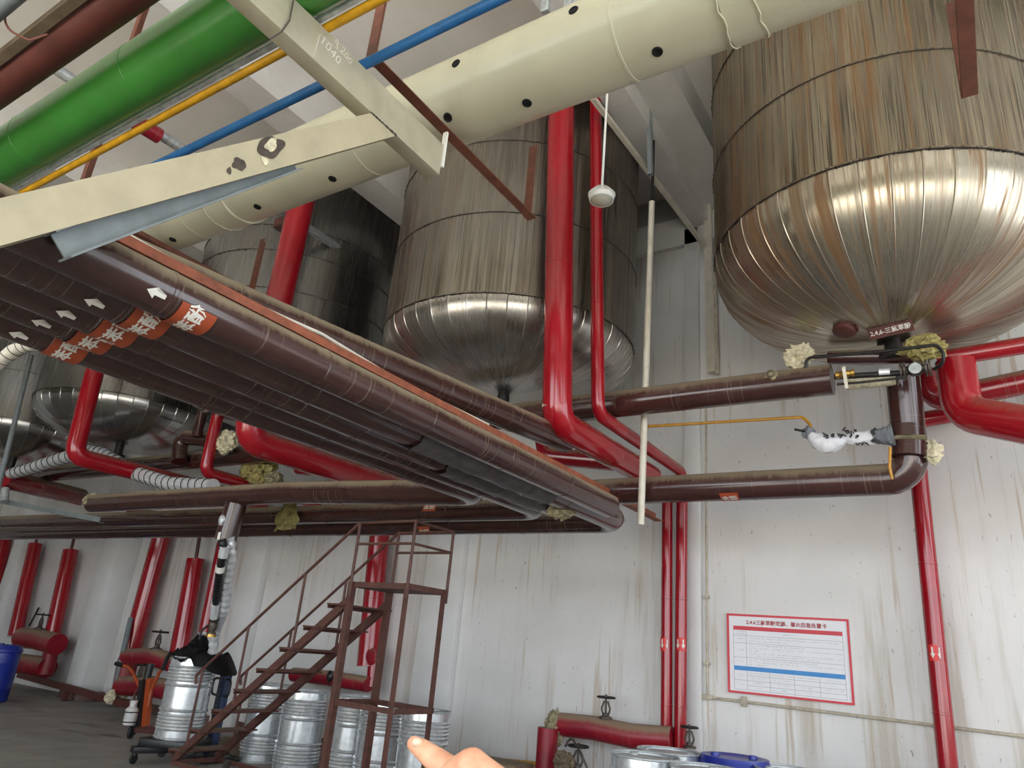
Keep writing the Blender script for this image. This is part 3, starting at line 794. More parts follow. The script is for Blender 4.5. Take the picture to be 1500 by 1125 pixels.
def header_label(px, py, Y, z, r, par, s):
    h = hit_x(px, py, Y, z, r); e = V3((0, h.y - Y, h.z - z)).normalized(); c = V3((h.x, Y, z))
    d = tag(obj('pipe_label', wrap(rect_bm(0.17, 0.12, 1, 8), c, (1, 0, 0), e, r + 0.004), 'decal', par), 'small rust-orange label')
    obj('lettering', wrap(slice_y(text_bm(s, 0.075, 0.001), 0.014), c, (1, 0, 0), e, r + 0.006), 'textwhite', d)
header_label(556, 726, 5.12, 2.94, BRL[4], bundle[4], '苯酚'); header_label(622, 778, 6.42, 2.82, BRL[1], bundle[1], '苯酚'); header_label(630, 741, 5.78, 2.83, BRL[3], bundle[3], '苯酚')
solo('torn_insulation', lump(W(704, 642, 6.3), 0.16, 0.1, 0.1, 0.5, 4, 51, 12), 'wool', 'yellow-green insulation scrap showing between the orange bar and the dusty pipe', 'insulation')

# ------------------------------------------------------------------ red risers with their runs to the wall
def down(p, q, z):
    """carry the line p-q on to height z"""
    p, q = V3(p), V3(q); return p + (q - p) * ((z - p.z) / (q.z - p.z))
def riser(top, foot, yend, r, label, jn=1.3, mat='redsmooth', tail=None, group=None):
    t, f = V3(top), V3(foot); up = down(f, t, CZ)
    pts = [up, f, V3((f.x, yend, f.z + 0.02))] + (tail or [])
    return tag(obj('red_riser', pipe(pts, r, r * 1.2, jn, 4, 32), mat), label, 'pipe', group)
f1 = W(816, 618, 5.33)
R1 = riser(W(822, 165, 5.15), f1, 7.5, 0.136, 'tall thick red pipe in front of the middle tank, bent sharply towards the wall')
tag(obj('insulation_gap', sweep(NB(), [W(816, 597, 5.33) + V3((0, 0, -0.016)), W(816, 597, 5.33) + V3((0, 0, 0.012))], 0.1385, 32), 'wool_pale', R1), 'pale strip of insulation in an open cladding joint')
lowp = W(965, 687, 7.75)
f2 = W(876, 606, 5.82)
a2, b2 = W(999, 735, 8.12), W(996, 1080, 8.12)
wall2 = V3((a2.x, 8.12, f2.z))
R2 = tag(obj('red_riser', pipe([down(f2, W(872, 165, 5.55), CZ), f2, wall2, a2, V3((b2.x, 8.12, 0.02))], 0.066, 0.13, 1.1, 5, 26), 'redsmooth'),
         'slimmer red pipe right of the thick riser, its lower half nearest the sign', 'pipe')
a1, b1 = W(977.5, 735, 8.12), W(977, 1060, 8.12)
R1b = tag(obj('red_pipe', pipe([V3((f1.x, 7.45, f1.z - 0.0)), V3((a1.x, 8.12, f1.z - 0.02)), a1, V3((b1.x, 8.12, 0.02))], 0.064, 0.1, 1.1, 5, 26), 'redsmooth'),
          'red down-pipe on the wall, left one of the close pair beside the sign', 'pipe')
def wall_sticker(px0, px1, py, par, c, r):
    a = V3((0.15, -1, 0)).normalized(); p = W((px0 + px1) / 2, py, 8.12); ctr = V3((c.x, c.y, p.z))
    d = obj('flow_label', wrap(rect_bm(0.14, 0.12, 1, 8), ctr, (0, 0, 1), a, r + 0.003), 'decalred', par)
    for s in (-0.03, 0.032):
        bm = NB(); pts = [(.05, -.008), (-.005, -.008), (-.005, -.022), (-.05, 0), (-.005, .022), (-.005, .008), (.05, .008)]
        bm.faces.new([bm.verts.new((u, v + s, 0)) for u, v in pts]); bmesh.ops.triangulate(bm, faces=bm.faces); slice_y(bm, 0.01)
        obj('arrow', wrap(bm, ctr, (0, 0, 1), a, r + 0.005), 'textwhite', d)
wall_sticker(969, 987, 944, R1b, a1, 0.064); wall_sticker(988, 1007, 944, R2, a2, 0.066)
# low red cross pipe behind the thick riser's foot
solo('red_pipe', pipe([W(795, 640, 6.9), W(800, 668, 6.9), W(936, 680, 7.05)], 0.1, 0.13, 1.0, 4, 26, jitter=0.001), 'red', 'dusty red cross pipe lying behind the bend of the tall thick riser', 'pipe')
f5 = W(362, 644, 4.85)
riser(W(434, 330, 4.8), f5, 8.0, 0.158, 'thick red riser left of the middle tank that dives behind the maroon bundle')
f7 = W(108, 668, 4.75)
riser(W(136, 555, 4.75), f7, 8.0, 0.125, 'bright red riser in front of the clean tank at left, with a segmented elbow')
f6 = W(300, 692, 5.95)
solo('red_riser', pipe([W(322, 594, 5.95), f6, V3((f6.x, 8.1, f6.z))], 0.085, 0.12, 1, 4, 24), 'redsmooth', 'slim red pipe standing half hidden behind the torn pale insulation', 'pipe')
solo('maroon_pipe', pipe([W(301, 585, 6.05), W(288, 640, 6.05)], 0.075, 0, 1, seg=20), 'maroonclean', 'short dark maroon stub beside the clean tank at left, next to a slim red pipe', 'pipe')
solo('red_pipe', pipe([W(3, 700, 5.5), W(50, 712, 6.2), W(118, 728, 7.6)], 0.17, 0.2, 0.9, 4, 24), 'red', 'dark red horizontal pipe low at the left edge under the silver hose', 'pipe')
solo('red_pipe', pipe([W(438, 684, 6.9), W(566, 697, 7.05)], 0.11, 0.13, 1.0, 4, 24), 'red', 'short red cross pipe under the thick red run left of the bundle end', 'pipe')

# ------------------------------------------------------------------ headers under the tanks
UH = V3((0, 6.2, 3.945))
uh = tag(obj('maroon_pipe', pipe([(-4.9, UH.y, UH.z), (-0.92, UH.y, UH.z)], 0.134, 0, 1.25, seg=32, jitter=0.001), 'maroonclean'),
         'dusty maroon header under the middle tank, ending open at the right tank valve', 'pipe')
kp = W(1130, 549, 6.07)
bm = lump(kp, 0.05, 0.03, 0.045, 0.5, 3, 9, 14); obj('torn_insulation', bm, 'wool_grey', uh)
obj('bolt_ring', torus(NB(), kp + V3((0.0, -0.03, 0.0)), (0.1, -1, 0.1), 0.028, 0.008), 'iron', uh)
lh0 = V3((-3.9, 6.65, 3.165)); el = V3((-0.43, 6.65, 3.165)); vt = W(1322, 552, 6.52)
lh = tag(obj('maroon_pipe', pipe([lh0, el, vt], 0.133, 0.2, 1.15, 6, 32, jitter=0.002), 'maroonclean'),
         'lower maroon pipe along the wall with an elbow rising to the right tank', 'pipe')
bk_ = W(1330, 646, 6.55)
bm = lump(bk_ + V3((0.0, -0.06, 0.0)), 0.14, 0.10, 0.02, 0.35, 3, 4, 12); obj('torn_insulation', bm, 'wool_grey', lh)
bm = lump(W(1366, 662, 6.55), 0.07, 0.07, 0.09, 0.5, 3, 6, 12); tag(obj('torn_insulation', bm, 'wool_pale', lh), 'pale tuft')
bm = sweep(NB(), [bk_ + V3((0, 0, -0.14)), bk_ + V3((0.01, 0, -0.02))], [0.141, 0.139], 26); obj('patch_band', bm, 'maroonclean', lh)
bm = sweep(NB(), [bk_ + V3((0, 0, 0.015)), bk_ + V3((0.0, 0, 0.12))], [0.142, 0.141], 26); obj('patch_band', bm, 'maroon', lh)
tag(obj('rope', tube([W(1304, 655, 6.4), W(1303, 685, 6.4), W(1307, 702, 6.42)], 0.012, 0.03, seg=8), 'copper', lh), 'ochre cord')
header_label(1069, 729, 6.65, 3.165, 0.134, lh, '苯酚')
# bare valve train between the upper header and the right tank outlet
def flanged_valve(c, d, name, label):
    c, d = V3(c), V3(d).normalized(); r = empty(name, c, 0, label, 'valve')
    bm = lathe(NB(), c, [(0.0, -0.1), (0.03, -0.1), (0.035, -0.05), (0.055, -0.03), (0.055, 0.03), (0.035, 0.05), (0.03, 0.1), (0.0, 0.1)], 24, d); obj('body', bm, 'iron', r)
    for s in (-0.1, -0.075, 0.075, 0.1):
        obj('flange', sweep(NB(), [c + d * (s - 0.008), c + d * (s + 0.008)], 0.07, 24), 'iron', r)
    return r
solo('maroon_pipe', pipe([W(1213, 524, 6.42), W(1338, 522, 6.45)], 0.062, 0, 0.5, seg=20), 'maroonclean', 'thin maroon pipe right under the belly of the right tank, behind the ball valve', 'pipe')
solo('maroon_pipe', pipe([W(1240, 563, 6.4), W(1312, 556, 6.42)], 0.05, 0, 0.5, seg=20), 'wool_pale', 'stub of pipe with bare pale insulation beneath the ball valve', 'pipe')
bp = tag(obj('bare_pipe', tube([W(1222, 552, 6.08), W(1330, 546, 6.08)], 0.024, seg=14), 'darksteel'), 'bare dark pipe between the ball valve and the flanged valve at the right tank', 'pipe')
obj('foil_wrap', sweep(NB(), [W(1288, 546, 6.08), W(1304, 545, 6.08)], 0.034, 14), 'foil', bp)
vc = W(1238, 548, 6.03)
r = empty('ball_valve', vc, 0, 'small brass ball valve with a long white lever hanging down beside the open maroon header', 'valve')
obj('body', lathe(NB(), vc, [(0, -0.07), (0.03, -0.07), (0.03, -0.045), (0.022, -0.04), (0.038, 0), (0.022, 0.04), (0.03, 0.045), (0.03, 0.07), (0, 0.07)], 18, (1, 0, 0.05)), 'brass', r)
obj('stem', sweep(NB(), [vc, vc + V3((0, -0.06, 0.02))], 0.014, 12), 'iron', r)
bm = NB(); bar(bm, vc + V3((0, -0.062, 0.04)), vc + V3((0.012, -0.062, -0.15)), 0.026, 0.006, (0, 1, 0)); obj('lever', bm, 'pvc', r)
flanged_valve(W(1341, 541, 6.1), (1, 0, 0.02), 'flanged_valve', 'dark flanged valve at the end of the bare pipe, left of the bright red elbow')
wv = W(1341, 541, 6.04); root = [o for o in S.objects if o.name.startswith('flanged_valve')][-1]
obj('spindle_disc', lathe(NB(), wv, [(0, -0.03), (0.045, -0.03), (0.045, -0.02), (0.02, -0.018), (0.016, 0.03)], 18, (0, 1, 0)), 'galv', root)
solo('bent_tube', tube([W(1180, 545, 6.12), W(1181, 524, 6.1), W(1290, 515, 6.0), W(1372, 505, 5.95), W(1382, 517, 5.95), W(1382, 532, 5.97), W(1368, 541, 6.05)], 0.0135, 0.05, seg=10), 'darksteel',
     'thin dark tube bent like a hairpin over the valve train under the right tank', 'tube')
solo('steel_rod', tube([W(1226, 563, 6.05), W(1262, 560, 6.03), W(1326, 553, 6.03)], 0.011, 0.04, seg=8), 'darksteel', 'thin steel rod running below the bare pipe at the ball valve', 'rod')
solo('torn_insulation', lump(W(1170, 522, 6.2), 0.11, 0.07, 0.10, 0.55, 4, 11, 12), 'wool_pale', 'pale fluffy insulation tuft on top of the maroon header under the right tank', 'insulation')
solo('torn_insulation', lump(W(1351, 509, 6.2), 0.15, 0.09, 0.10, 0.55, 4, 12, 11), 'wool', 'yellow-green insulation mass hanging under the right tank beside the red pipe', 'insulation')
# red pipes at the right edge
solo('red_pipe', pipe([W(1372, 527, 6.75), W(1530, 501, 6.75), W(1530, 501, 6.75) + V3((5, 0, 0))], 0.073, 0, 1, seg=26), 'redsmooth', 'upper bright red pipe leaving at the right edge just below the rusty tank', 'pipe')
solo('red_pipe', pipe([W(1399, 530, 6.6), W(1411, 606, 6.6), W(1540, 629, 6.3), W(1540, 629, 6.3) + V3((5, -0.2, 0))], 0.15, 0.22, 1.0, 6, 34), 'redsmooth', 'big bright red elbow pipe at the right edge beside the maroon riser', 'pipe')
solo('red_pipe', pipe([W(1356, 545, 7.3), W(1366, 588, 7.3), W(1540, 552, 7.3), W(1540, 552, 7.3) + V3((5, 0, 0))], 0.11, 0.16, 1.0, 6, 26), 'red', 'red pipe at the right edge passing behind the big bright elbow', 'pipe')
R4 = tag(obj('red_pipe', pipe([W(1432, 601, 8.1), W(1338, 617, 8.1), down(W(1346, 727, 8.1), W(1388, 1125, 8.1), 0.02)], 0.082, 0.14, 1.2, 5, 26), 'redsmooth'),
         'single red down-pipe at the far right, right of the sign', 'pipe')
p_ = W(1370, 957, 8.1)
wall_sticker(1360, 1380, 957, R4, V3((p_.x, 8.1, p_.z)), 0.082)
# thin yellow pipe and the cloth-wrapped hose tied to the maroon riser
solo('pipe', tube([W(941, 625, 6.52), W(1176, 611, 6.52), W(1187, 622, 6.5), W(1189, 634, 6.5)], 0.0145, 0.06, seg=10), 'copper', 'thin orange-yellow pipe reaching across the wall to the cloth-wrapped valve', 'pipe')
vc = W(1184, 634, 6.48)
r = empty('wrapped_valve', vc, 0, 'small valve bandaged in grey cloth at the end of the thin orange-yellow pipe', 'valve')
obj('wrapping', lump(vc, 0.055, 0.05, 0.06, 0.35, 3, 21, 12), 'sackgrey', r)
obj('handle', tube([W(1180, 632, 6.44), W(1164, 629, 6.44)], 0.011, seg=8), 'darksteel', r)
def sackbody(cs, seed):
    bm = NB(); rings = []; n = 28
    C = [V3(c[0]) for c in cs]
    path = []; rad = []
    for i in range(len(C) - 1):
        for k in range(6):
            t = k / 6; path.append(C[i].lerp(C[i + 1], t)); rad.append([cs[i][j] + (cs[i + 1][j] - cs[i][j]) * t for j in (1, 2)])
    path.append(C[-1]); rad.append([cs[-1][1], cs[-1][2]])
    for i, p in enumerate(path):
        d = (path[min(i + 1, len(path) - 1)] - path[max(i - 1, 0)]).normalized(); x, y, _ = frame_of(d, (0, 0, 1)); rg = []
        for j in range(n):
            a = 2 * pi * j / n; k = 1 + 0.16 * mnoise.noise(V3((i * 0.35, cos(a) * 2, sin(a) * 2 + seed))) + 0.1 * mnoise.noise(V3((i * 0.9, cos(a) * 5, sin(a) * 5)))
            rg.append(bm.verts.new(p + x * cos(a) * rad[i][1] * k + y * sin(a) * rad[i][0] * k))
        rings.append(rg)
    for i in range(len(rings) - 1):
        for j in range(n): bm.faces.new((rings[i][j], rings[i][(j + 1) % n], rings[i + 1][(j + 1) % n], rings[i + 1][j]))
    bm.faces.new(rings[0][::-1]); bm.faces.new(rings[-1]); return bm
Ys = 6.42
sk = tag(obj('woven_sack', sackbody([(W(1187, 637, Ys), .035, .03), (W(1196, 645, Ys), .07, .05), (W(1211, 650, Ys), .088, .06), (W(1226, 646, Ys), .07, .05), (W(1239, 641, Ys), .042, .035),
     (W(1252, 642, Ys), .06, .045), (W(1272, 642, Ys), .068, .045), (W(1284, 641, Ys), .06, .04)], 2), 'sack'), 'white woven sack with black print, slung between the bandaged valve and the maroon riser', 'sack')
obj('grey_sleeve', sackbody([(W(1279, 640, Ys), .062, .045), (W(1292, 639, Ys), .065, .05), (W(1303, 638, Ys), .085, .06), (W(1309, 637, Ys), .088, .06)], 5), 'sackgrey', sk)
rr = random.Random(3)
for px, py, sc in ((1210, 640, 1), (1219, 639, .8), (1228, 637, .9), (1236, 634, 1.1), (1244, 633, 1), (1252, 632, .8), (1256, 638, .8), (1246, 640, .7), (1278, 634, 1.3), (1282, 644, 1.3), (1255, 651, .6), (1264, 651, .6), (1271, 650, .6)):
    bm = NB()
    for k in range(5):
        p = W(px + rr.uniform(-3.5, 3.5) * sc, py + rr.uniform(-3.2, 3.2) * sc, Ys - 0.062 + 0.012 * (k % 2))
        bar(bm, p, p + V3((rr.uniform(-.03, .03) * sc, 0, rr.uniform(-.024, .024) * sc + 0.004)), 0.009 * sc, 0.02, (0, 1, 0))
    tag(obj('printed_character', bm, 'black', sk), 'black printed character')

# ------------------------------------------------------------------ headers, hoses and insulation at the left
h3 = tag(obj('maroon_pipe', pipe([(-17, 6.4, 3.93), (-8.15, 6.4, 3.88)], 0.135, 0, 1.1, seg=28, jitter=0.002), 'maroon'),
         'upper dusty header at left, just above the silver hose and under the clean tank', 'pipe')
Ye = 6.15
h3e = tag(obj('maroon_pipe', pipe([W(263, 676, Ye), W(264, 640, Ye), W(325, 645, Ye + 0.1)], 0.115, 0.16, 1, 6, 26, jitter=0.002), 'maroon'),
          'short dusty elbow standing on the upper header beside the clean tank', 'pipe')
solo('torn_insulation', lump(W(331, 648, 6.1), 0.2, 0.12, 0.16, 0.5, 4, 31, 12), 'wool_pale', 'pale torn insulation at the short dusty elbow, left of the thick red bend', 'insulation')
solo('torn_insulation', lump(W(378, 688, 6.6), 0.34, 0.14, 0.19, 0.45, 4, 32, 11), 'wool', 'olive insulation mass under the thick red run left of centre', 'insulation')
solo('torn_insulation', lump(W(402, 700, 6.4), 0.13, 0.1, 0.08, 0.5, 4, 33, 12), 'wool_grey', 'small greyish insulation lump lying on the dusty header under the thick red run', 'insulation')
def cloth(c, w, h, seed, th=0.05, lean=0.1):
    bm = NB(); n, m = 22, 22; g = []
    for i in range(n + 1):
        row = []
        for j in range(m + 1):
            u, v = i / n - 0.5, j / m
            e = 1 + 0.25 * mnoise.noise(V3((u * 4, v * 3, seed)))
            x = u * w * (0.7 + 0.5 * v) * e; z = -v * h * (1 + 0.2 * mnoise.noise(V3((u * 5, seed, 2))))
            y = th * (mnoise.noise(V3((u * 9, v * 1.8, seed))) + 0.5 * mnoise.noise(V3((u * 17, v * 6, seed + 4)))) - lean * v
            row.append(bm.verts.new(V3(c) + V3((x, y, z))))
        g.append(row)
    for i in range(n):
        for j in range(m): bm.faces.new((g[i][j], g[i + 1][j], g[i + 1][j + 1], g[i][j + 1]))
    bmesh.ops.solidify(bm, geom=bm.faces[:], thickness=0.012); return bm
solo('hanging_insulation', cloth(W(425, 738, 5.55), 0.33, 0.30, 3, 0.06, 0.0), 'wool', 'yellowish insulation rag hanging over the lowest maroon header', 'insulation')
solo('torn_insulation', lump(W(135, 735, 5.1), 0.09, 0.1, 0.11, 0.5, 4, 34, 12), 'wool_grey', 'frayed insulation at the left end of the dusty middle header', 'insulation')
solo('torn_insulation', lump(W(822, 745, 5.4), 0.13, 0.09, 0.08, 0.5, 4, 35, 12), 'wool_grey', 'dark torn insulation under the end of the maroon bundle', 'insulation')
# silver hoses
def hose(pts, r, R=0.4, pitch=0.07, amp=0.004, seg=18):
    path = fillet(pts, R, 10); out = []; rr_ = []
    for i in range(len(path) - 1):
        L = (path[i + 1] - path[i]).length; k = max(1, int(L / (pitch / 4)))
        for j in range(k): out.append(path[i].lerp(path[i + 1], j / k))
    out.append(path[-1]); s = 0
    for i, p in enumerate(out):
        if i: s += (p - out[i - 1]).length
        rr_.append(r + amp * cos(2 * pi * s / pitch))
    return sweep(NB(), out, rr_, seg), out
def spiral_wire(parent, path, r, pitch, wr, m):
    s = 0; pts = []
    acc = [0]
    for i in range(1, len(path)): acc.append(acc[-1] + (path[i] - path[i - 1]).length)
    pts = []; x = None
    for i in range(1, len(path)):
        d = (path[i] - path[i - 1]).normalized()
        x = frame_of(d)[0] if x is None else (x - d * x.dot(d)).normalized()
        y = d.cross(x); k = 3
        for j in range(k):
            s_ = acc[i - 1] + (acc[i] - acc[i - 1]) * j / k; a = 2 * pi * s_ / pitch
            pts.append(path[i - 1].lerp(path[i], j / k) + (x * cos(a) + y * sin(a)) * r)
    obj('wire_coil', sweep(NB(), pts, wr, 5), m, parent)
bm, pth = hose([W(-15, 703, 5.6), W(45, 686, 5.6), W(95, 670, 5.62), W(125, 664, 5.65)], 0.1, 0.6, 0.17)
o = solo('silver_hose', bm, 'foil', 'silver foil hose rising from the left edge to the red segmented elbow', 'hose'); spiral_wire(o, pth, 0.104, 0.17, 0.006, 'darksteel')
bm, pth = hose([W(128, 660, 5.72), W(150, 664, 5.7), W(195, 692, 5.65), W(250, 709, 5.6), W(312, 713, 5.55)], 0.1, 0.7, 0.17)
o = solo('silver_hose', bm, 'foil', 'silver foil hose sagging from the red segmented elbow towards the dusty header', 'hose'); spiral_wire(o, pth, 0.104, 0.17, 0.006, 'darksteel')
bm, pth = hose([WX(-20, 545, -4.3), WX(8, 522, -4.25), WX(34, 506, -4.15), WX(60, 503, -4.0)], 0.036, 0.3, 0.08, 0.002)
o = solo('wrapped_hose', bm, 'pvc', 'beige canvas-wrapped hose tucked under the bundle at the left edge', 'hose'); spiral_wire(o, pth, 0.038, 0.05, 0.002, 'wire')
solo('post', tube([W(46, 520, 4.5), W(-4, 720, 4.5)], 0.036, seg=12), 'greysteel', 'slim grey hanging post in front of the farthest tanks at the left edge', 'post')
# steel bracket arm and small bits below the left headers
bm = NB(); angle(bm, W(-5, 733, 5.3), W(150, 762, 5.45), 0.075, 0.007); solo('angle_bar', bm, 'greysteel', 'grey angle bar crossing below the dusty header at far left', 'bar')
bm = NB(); angle(bm, W(455, 748, 6.0), W(510, 752, 6.6), 0.07, 0.007); box(bm, W(464, 756, 6.0) - V3((.03, .03, .08)), W(464, 756, 6.0) + V3((.03, .03, .05)), .005)
solo('pipe_support', bm, 'greysteel', 'small grey bracket above the lowest header, right of the hanging yellowish rag', 'bracket')
solo('nipple', tube([W(6, 735, 5.2), W(8, 716, 5.2)], 0.06, seg=16), 'galv', 'short bright steel nipple at the left edge above the grey angle bar', 'fitting')
# maroon drop and hoses to the drum
vd = tag(obj('maroon_pipe', pipe([W(346, 738, 5.12), W(330, 792, 5.12)], 0.122, 0, 0.6, seg=26), 'maroon'), 'short maroon drop pipe feeding the hoses above the silver drum', 'pipe')
obj('flange_bolt', lump(W(325, 762, 5.0), 0.05, 0.03, 0.06, 0.3, 2, 3, 12), 'galv', vd)
obj('tag_plate', box(NB(), W(321, 785, 5.0) - V3((.022, .004, .04)), W(321, 785, 5.0) + V3((.022, .004, .04))), 'white', vd)
DC = V3((-8.2, 5.8, 0))
bm, pth = hose([W(336, 786, 5.1), W(340, 812, 5.2), W(333, 850, 5.35), W(330, 890, 5.55), W(315, 925, 5.75), W(311, 962, 5.85)], 0.055, 0.4, 0.09, 0.006)
solo('silver_hose', bm, 'foil', 'crinkled silver hose hanging from the maroon drop into the bagged drum', 'hose')
bm, pth = hose([W(325, 790, 5.0), W(328, 806, 5.05), W(322, 835, 5.15), W(319, 862, 5.3), W(316, 884, 5.42)], 0.043, 0.3, 0.05, 0.003)
o = solo('sleeved_hose', bm, 'black', 'hose in a black sleeve hanging beside the crinkled silver hose', 'hose')
obj('foil_collar', sweep(NB(), [W(329, 800, 5.04), W(326.5, 816, 5.08)], 0.052, 18), 'foil', o)
obj('foil_collar', sweep(NB(), [W(323, 829, 5.13), W(322.3, 837, 5.16)], 0.05, 18), 'white', o)
obj('foil_collar', sweep(NB(), [W(316.5, 880, 5.41), W(313, 905, 5.5)], [0.052, 0.045], 18), 'foil', o)
vc = W(312, 917, 5.55)
r = empty('coupling_valve', vc, 0, 'corroded greenish coupling valve at the lower end of the black-sleeved hose', 'valve')
obj('body', lathe(NB(), vc, [(0, -0.09), (0.05, -0.09), (0.05, -0.07), (0.035, -0.06), (0.05, -0.02), (0.05, 0.03), (0.035, 0.05), (0.055, 0.06), (0.055, 0.085), (0, 0.085)], 20), 'iron', r)
obj('lever', tube([vc + V3((-0.05, -0.03, 0)), vc + V3((-0.12, -0.05, -0.06)), vc + V3((-0.13, -0.05, -0.16))], 0.014, 0.03, seg=8), 'darksteel', r)
obj('brass_ring', sweep(NB(), [vc + V3((0, 0, -0.12)), vc + V3((0, 0, -0.09))], 0.06, 20), 'brass', r)

# ------------------------------------------------------------------ red pipework on the back wall
Yw = 8.1
def capped(px0, py0, px1, py1, r, label, rod=None, mat='redsmooth', Y=Yw, group=None, joint=1.0):
    a, b = W(px0, py0, Y), W(px1, py1, Y)
    o = tag(obj('red_pipe', pipe([a, b], r, 0, joint, seg=26), mat), label, 'pipe', group)
    if rod: obj('inner_pipe', tube([a + (b - a).normalized() * 0.02, W(rod[0], rod[1], Y)], 0.032, seg=10), 'rustred', o)
    return o
v1 = capped(556, 784, 538, 976, 0.152, 'thick red wall pipe behind the rusty stairs, open at its upper end', None)
obj('inner_pipe', pipe([W(558, 768, Yw), W(556, 790, Yw)], 0.12, 0, 1, seg=22), 'red', v1)
obj('inner_pipe', pipe([W(548, 970, Yw), W(545, 1006, Yw)], 0.085, 0, 1, seg=20), 'redsmooth', v1)
obj('dent', lump(W(544, 962, 7.97), 0.09, 0.02, 0.11, 0.4, 3, 2, 8), 'reddull', v1)
solo('red_pipe', pipe([W(430, 988, 8.0), W(480, 993, 8.0), W(540, 1003, 8.0)], 0.1, 0.1, 0.5, 3, 22, jitter=0.003), 'reddull', 'low dented red pipe lying behind the drums under the rusty stairs', 'pipe')
solo('padlock', lump(W(483, 991, 7.8), 0.05, 0.04, 0.08, 0.25, 2, 4, 9), 'black', 'small black fitting hanging on the low red pipe behind the stairs', 'fitting')
capped(243, 762, 189, 965, 0.172, 'leaning thick red wall pipe left of the silver drum, reaching the valve level', None)
solo('red_pipe', pipe([W(192, 753, 8.0), W(236, 758, 8.05), W(243, 775, 8.1)], 0.12, 0.16, 1, 4, 22), 'red', 'red bend above the leaning wall pipe, seen between the two lowest headers', 'pipe')
capped(287, 819, 262, 958, 0.158, 'red wall pipe with flat cap and thin rod above, just left of the silver drum', (295, 770))
capped(302, 752, 297, 775, 0.13, 'short red pipe piece between the lowest headers, left of the maroon drop', None)
capped(326, 795, 299, 926, 0.095, 'dark red wall pipe partly hidden behind the black-sleeved hose', None)
capped(104, 806, 77, 930, 0.155, 'red wall pipe with flat cap and thin rod above, right of the blue drum', (113, 770))
capped(118, 755, 115, 775, 0.13, 'small red pipe piece visible above the lowest header at far left', None)
capped(52, 797, 22, 932, 0.145, 'glossy red wall pipe rising from behind the blue drum', (58, 770))
capped(10, 775, -12, 870, 0.17, 'red wall pipe cut by the left edge of the picture', None)
def handwheel(c, label, s=1.0, m='iron'):
    r = empty('gate_valve', c, 0, label, 'valve'); c = V3(c)
    obj('bonnet', lathe(NB(), c, [(0, 0), (0.075 * s, 0), (0.075 * s, 0.02 * s), (0.04 * s, 0.03 * s), (0.03 * s, 0.06 * s), (0, 0.06 * s)], 18), m, r)
    for q in (-1, 1):
        obj('yoke_arm', tube([c + V3((q * 0.03 * s, 0, 0.04 * s)), c + V3((q * 0.055 * s, 0, 0.1 * s)), c + V3((q * 0.02 * s, 0, 0.18 * s))], 0.011 * s, 0.04 * s, seg=8), m, r)
    obj('stem', sweep(NB(), [c + V3((0, 0, 0.04 * s)), c + V3((0, 0, 0.25 * s))], 0.012 * s, 10), m, r)
    bm = torus(NB(), c + V3((0, 0, 0.22 * s)), (0, 0, 1), 0.095 * s, 0.012 * s, 24, 8)
    for k in range(4):
        a = pi / 4 + pi / 2 * k; bar(bm, c + V3((0, 0, 0.22 * s)), c + V3((0.095 * s * cos(a), 0.095 * s * sin(a), 0.22 * s)), 0.014 * s, 0.01 * s)
    obj('handwheel', bm, 'darksteel', r); return r
# assembly by the sign
solo('red_pipe', pipe([W(821, 1061, 8.0), W(868, 1066, 8.0), W(925, 1078, 8.02), W(985, 1083, 8.06)], [0.125, 0.12, 0.11, 0.1][0], 0.1, 0.35, 2, 26, jitter=0.006), 'reddull', 'dented low red pipe with a valve on top, beneath the pair of red down-pipes', 'pipe')
solo('torn_insulation', lump(W(812, 1068, 7.95), 0.1, 0.12, 0.17, 0.5, 4, 41, 12), 'wool_grey', 'torn insulation at the left end of the dented low red pipe', 'insulation')
handwheel(W(887, 1050, 8.0) + V3((0, 0, -0.02)), 'small gate valve with a round handwheel on the dented low red pipe beneath the down-pipes')
solo('red_pipe', pipe([W(803, 1066, 7.85), V3((W(803, 1066, 7.85).x, 7.85, 0.0))], 0.118, 0, 1, seg=26), 'reddull', 'stubby upright red pipe at the bottom, left of the grey drums', 'pipe')
solo('torn_insulation', lump(W(826, 1117, 7.7), 0.12, 0.1, 0.1, 0.4, 4, 42, 10), 'wood', 'dusty brown insulation lump at the bottom beside the upright red stub', 'insulation')
handwheel(W(846, 1122, 7.75) + V3((0, 0, -0.05)), 'corroded valve standing low between the red stub and the grey drums', 1.1)
solo('steel_rod', tube([W(832, 1085, 7.8), W(826, 1098, 7.7), W(836, 1078, 7.75), W(852, 1105, 7.6), W(860, 1125, 7.6)], 0.012, 0.05, seg=8), 'iron', 'bent iron lever by the corroded valve left of the grey drums', 'lever')
handwheel(W(1010, 1096, 8.0), 'small valve with handwheel peeping over the rear grey drum, right of the down-pipes', 0.9)
# assembly left of the silver drum
solo('red_pipe', pipe([W(186, 963, 7.9), W(225, 962, 7.85), W(268, 976, 7.9)], 0.145, 0.1, 0.4, 3, 24, jitter=0.006), 'reddull', 'upper dusty red valve pipe between the leaning wall pipe and the silver drum', 'pipe')
handwheel(W(228, 955, 7.85) + V3((0, 0, 0.03)), 'valve handwheel on the upper dusty red pipe left of the silver drum', 1.35)
solo('red_pipe', pipe([W(188, 965, 7.95), W(181, 1000, 7.9)], 0.17, 0, 1, seg=24, jitter=0.004), 'reddull', 'thick red stub joining the upper and lower valve pipes at left', 'pipe')
solo('red_pipe', pipe([W(178, 1005, 7.75), W(215, 1004, 7.7), W(258, 1013, 7.75)], 0.16, 0.1, 0.4, 3, 24, jitter=0.006), 'reddull', 'lower dusty red valve pipe behind the orange drum lifter', 'pipe')
solo('torn_insulation', lump(W(180, 1017, 7.75), 0.10, 0.07, 0.08, 0.45, 4, 43, 11), 'wool_grey', 'frayed insulation at the left end of the lower dusty red valve pipe', 'insulation')
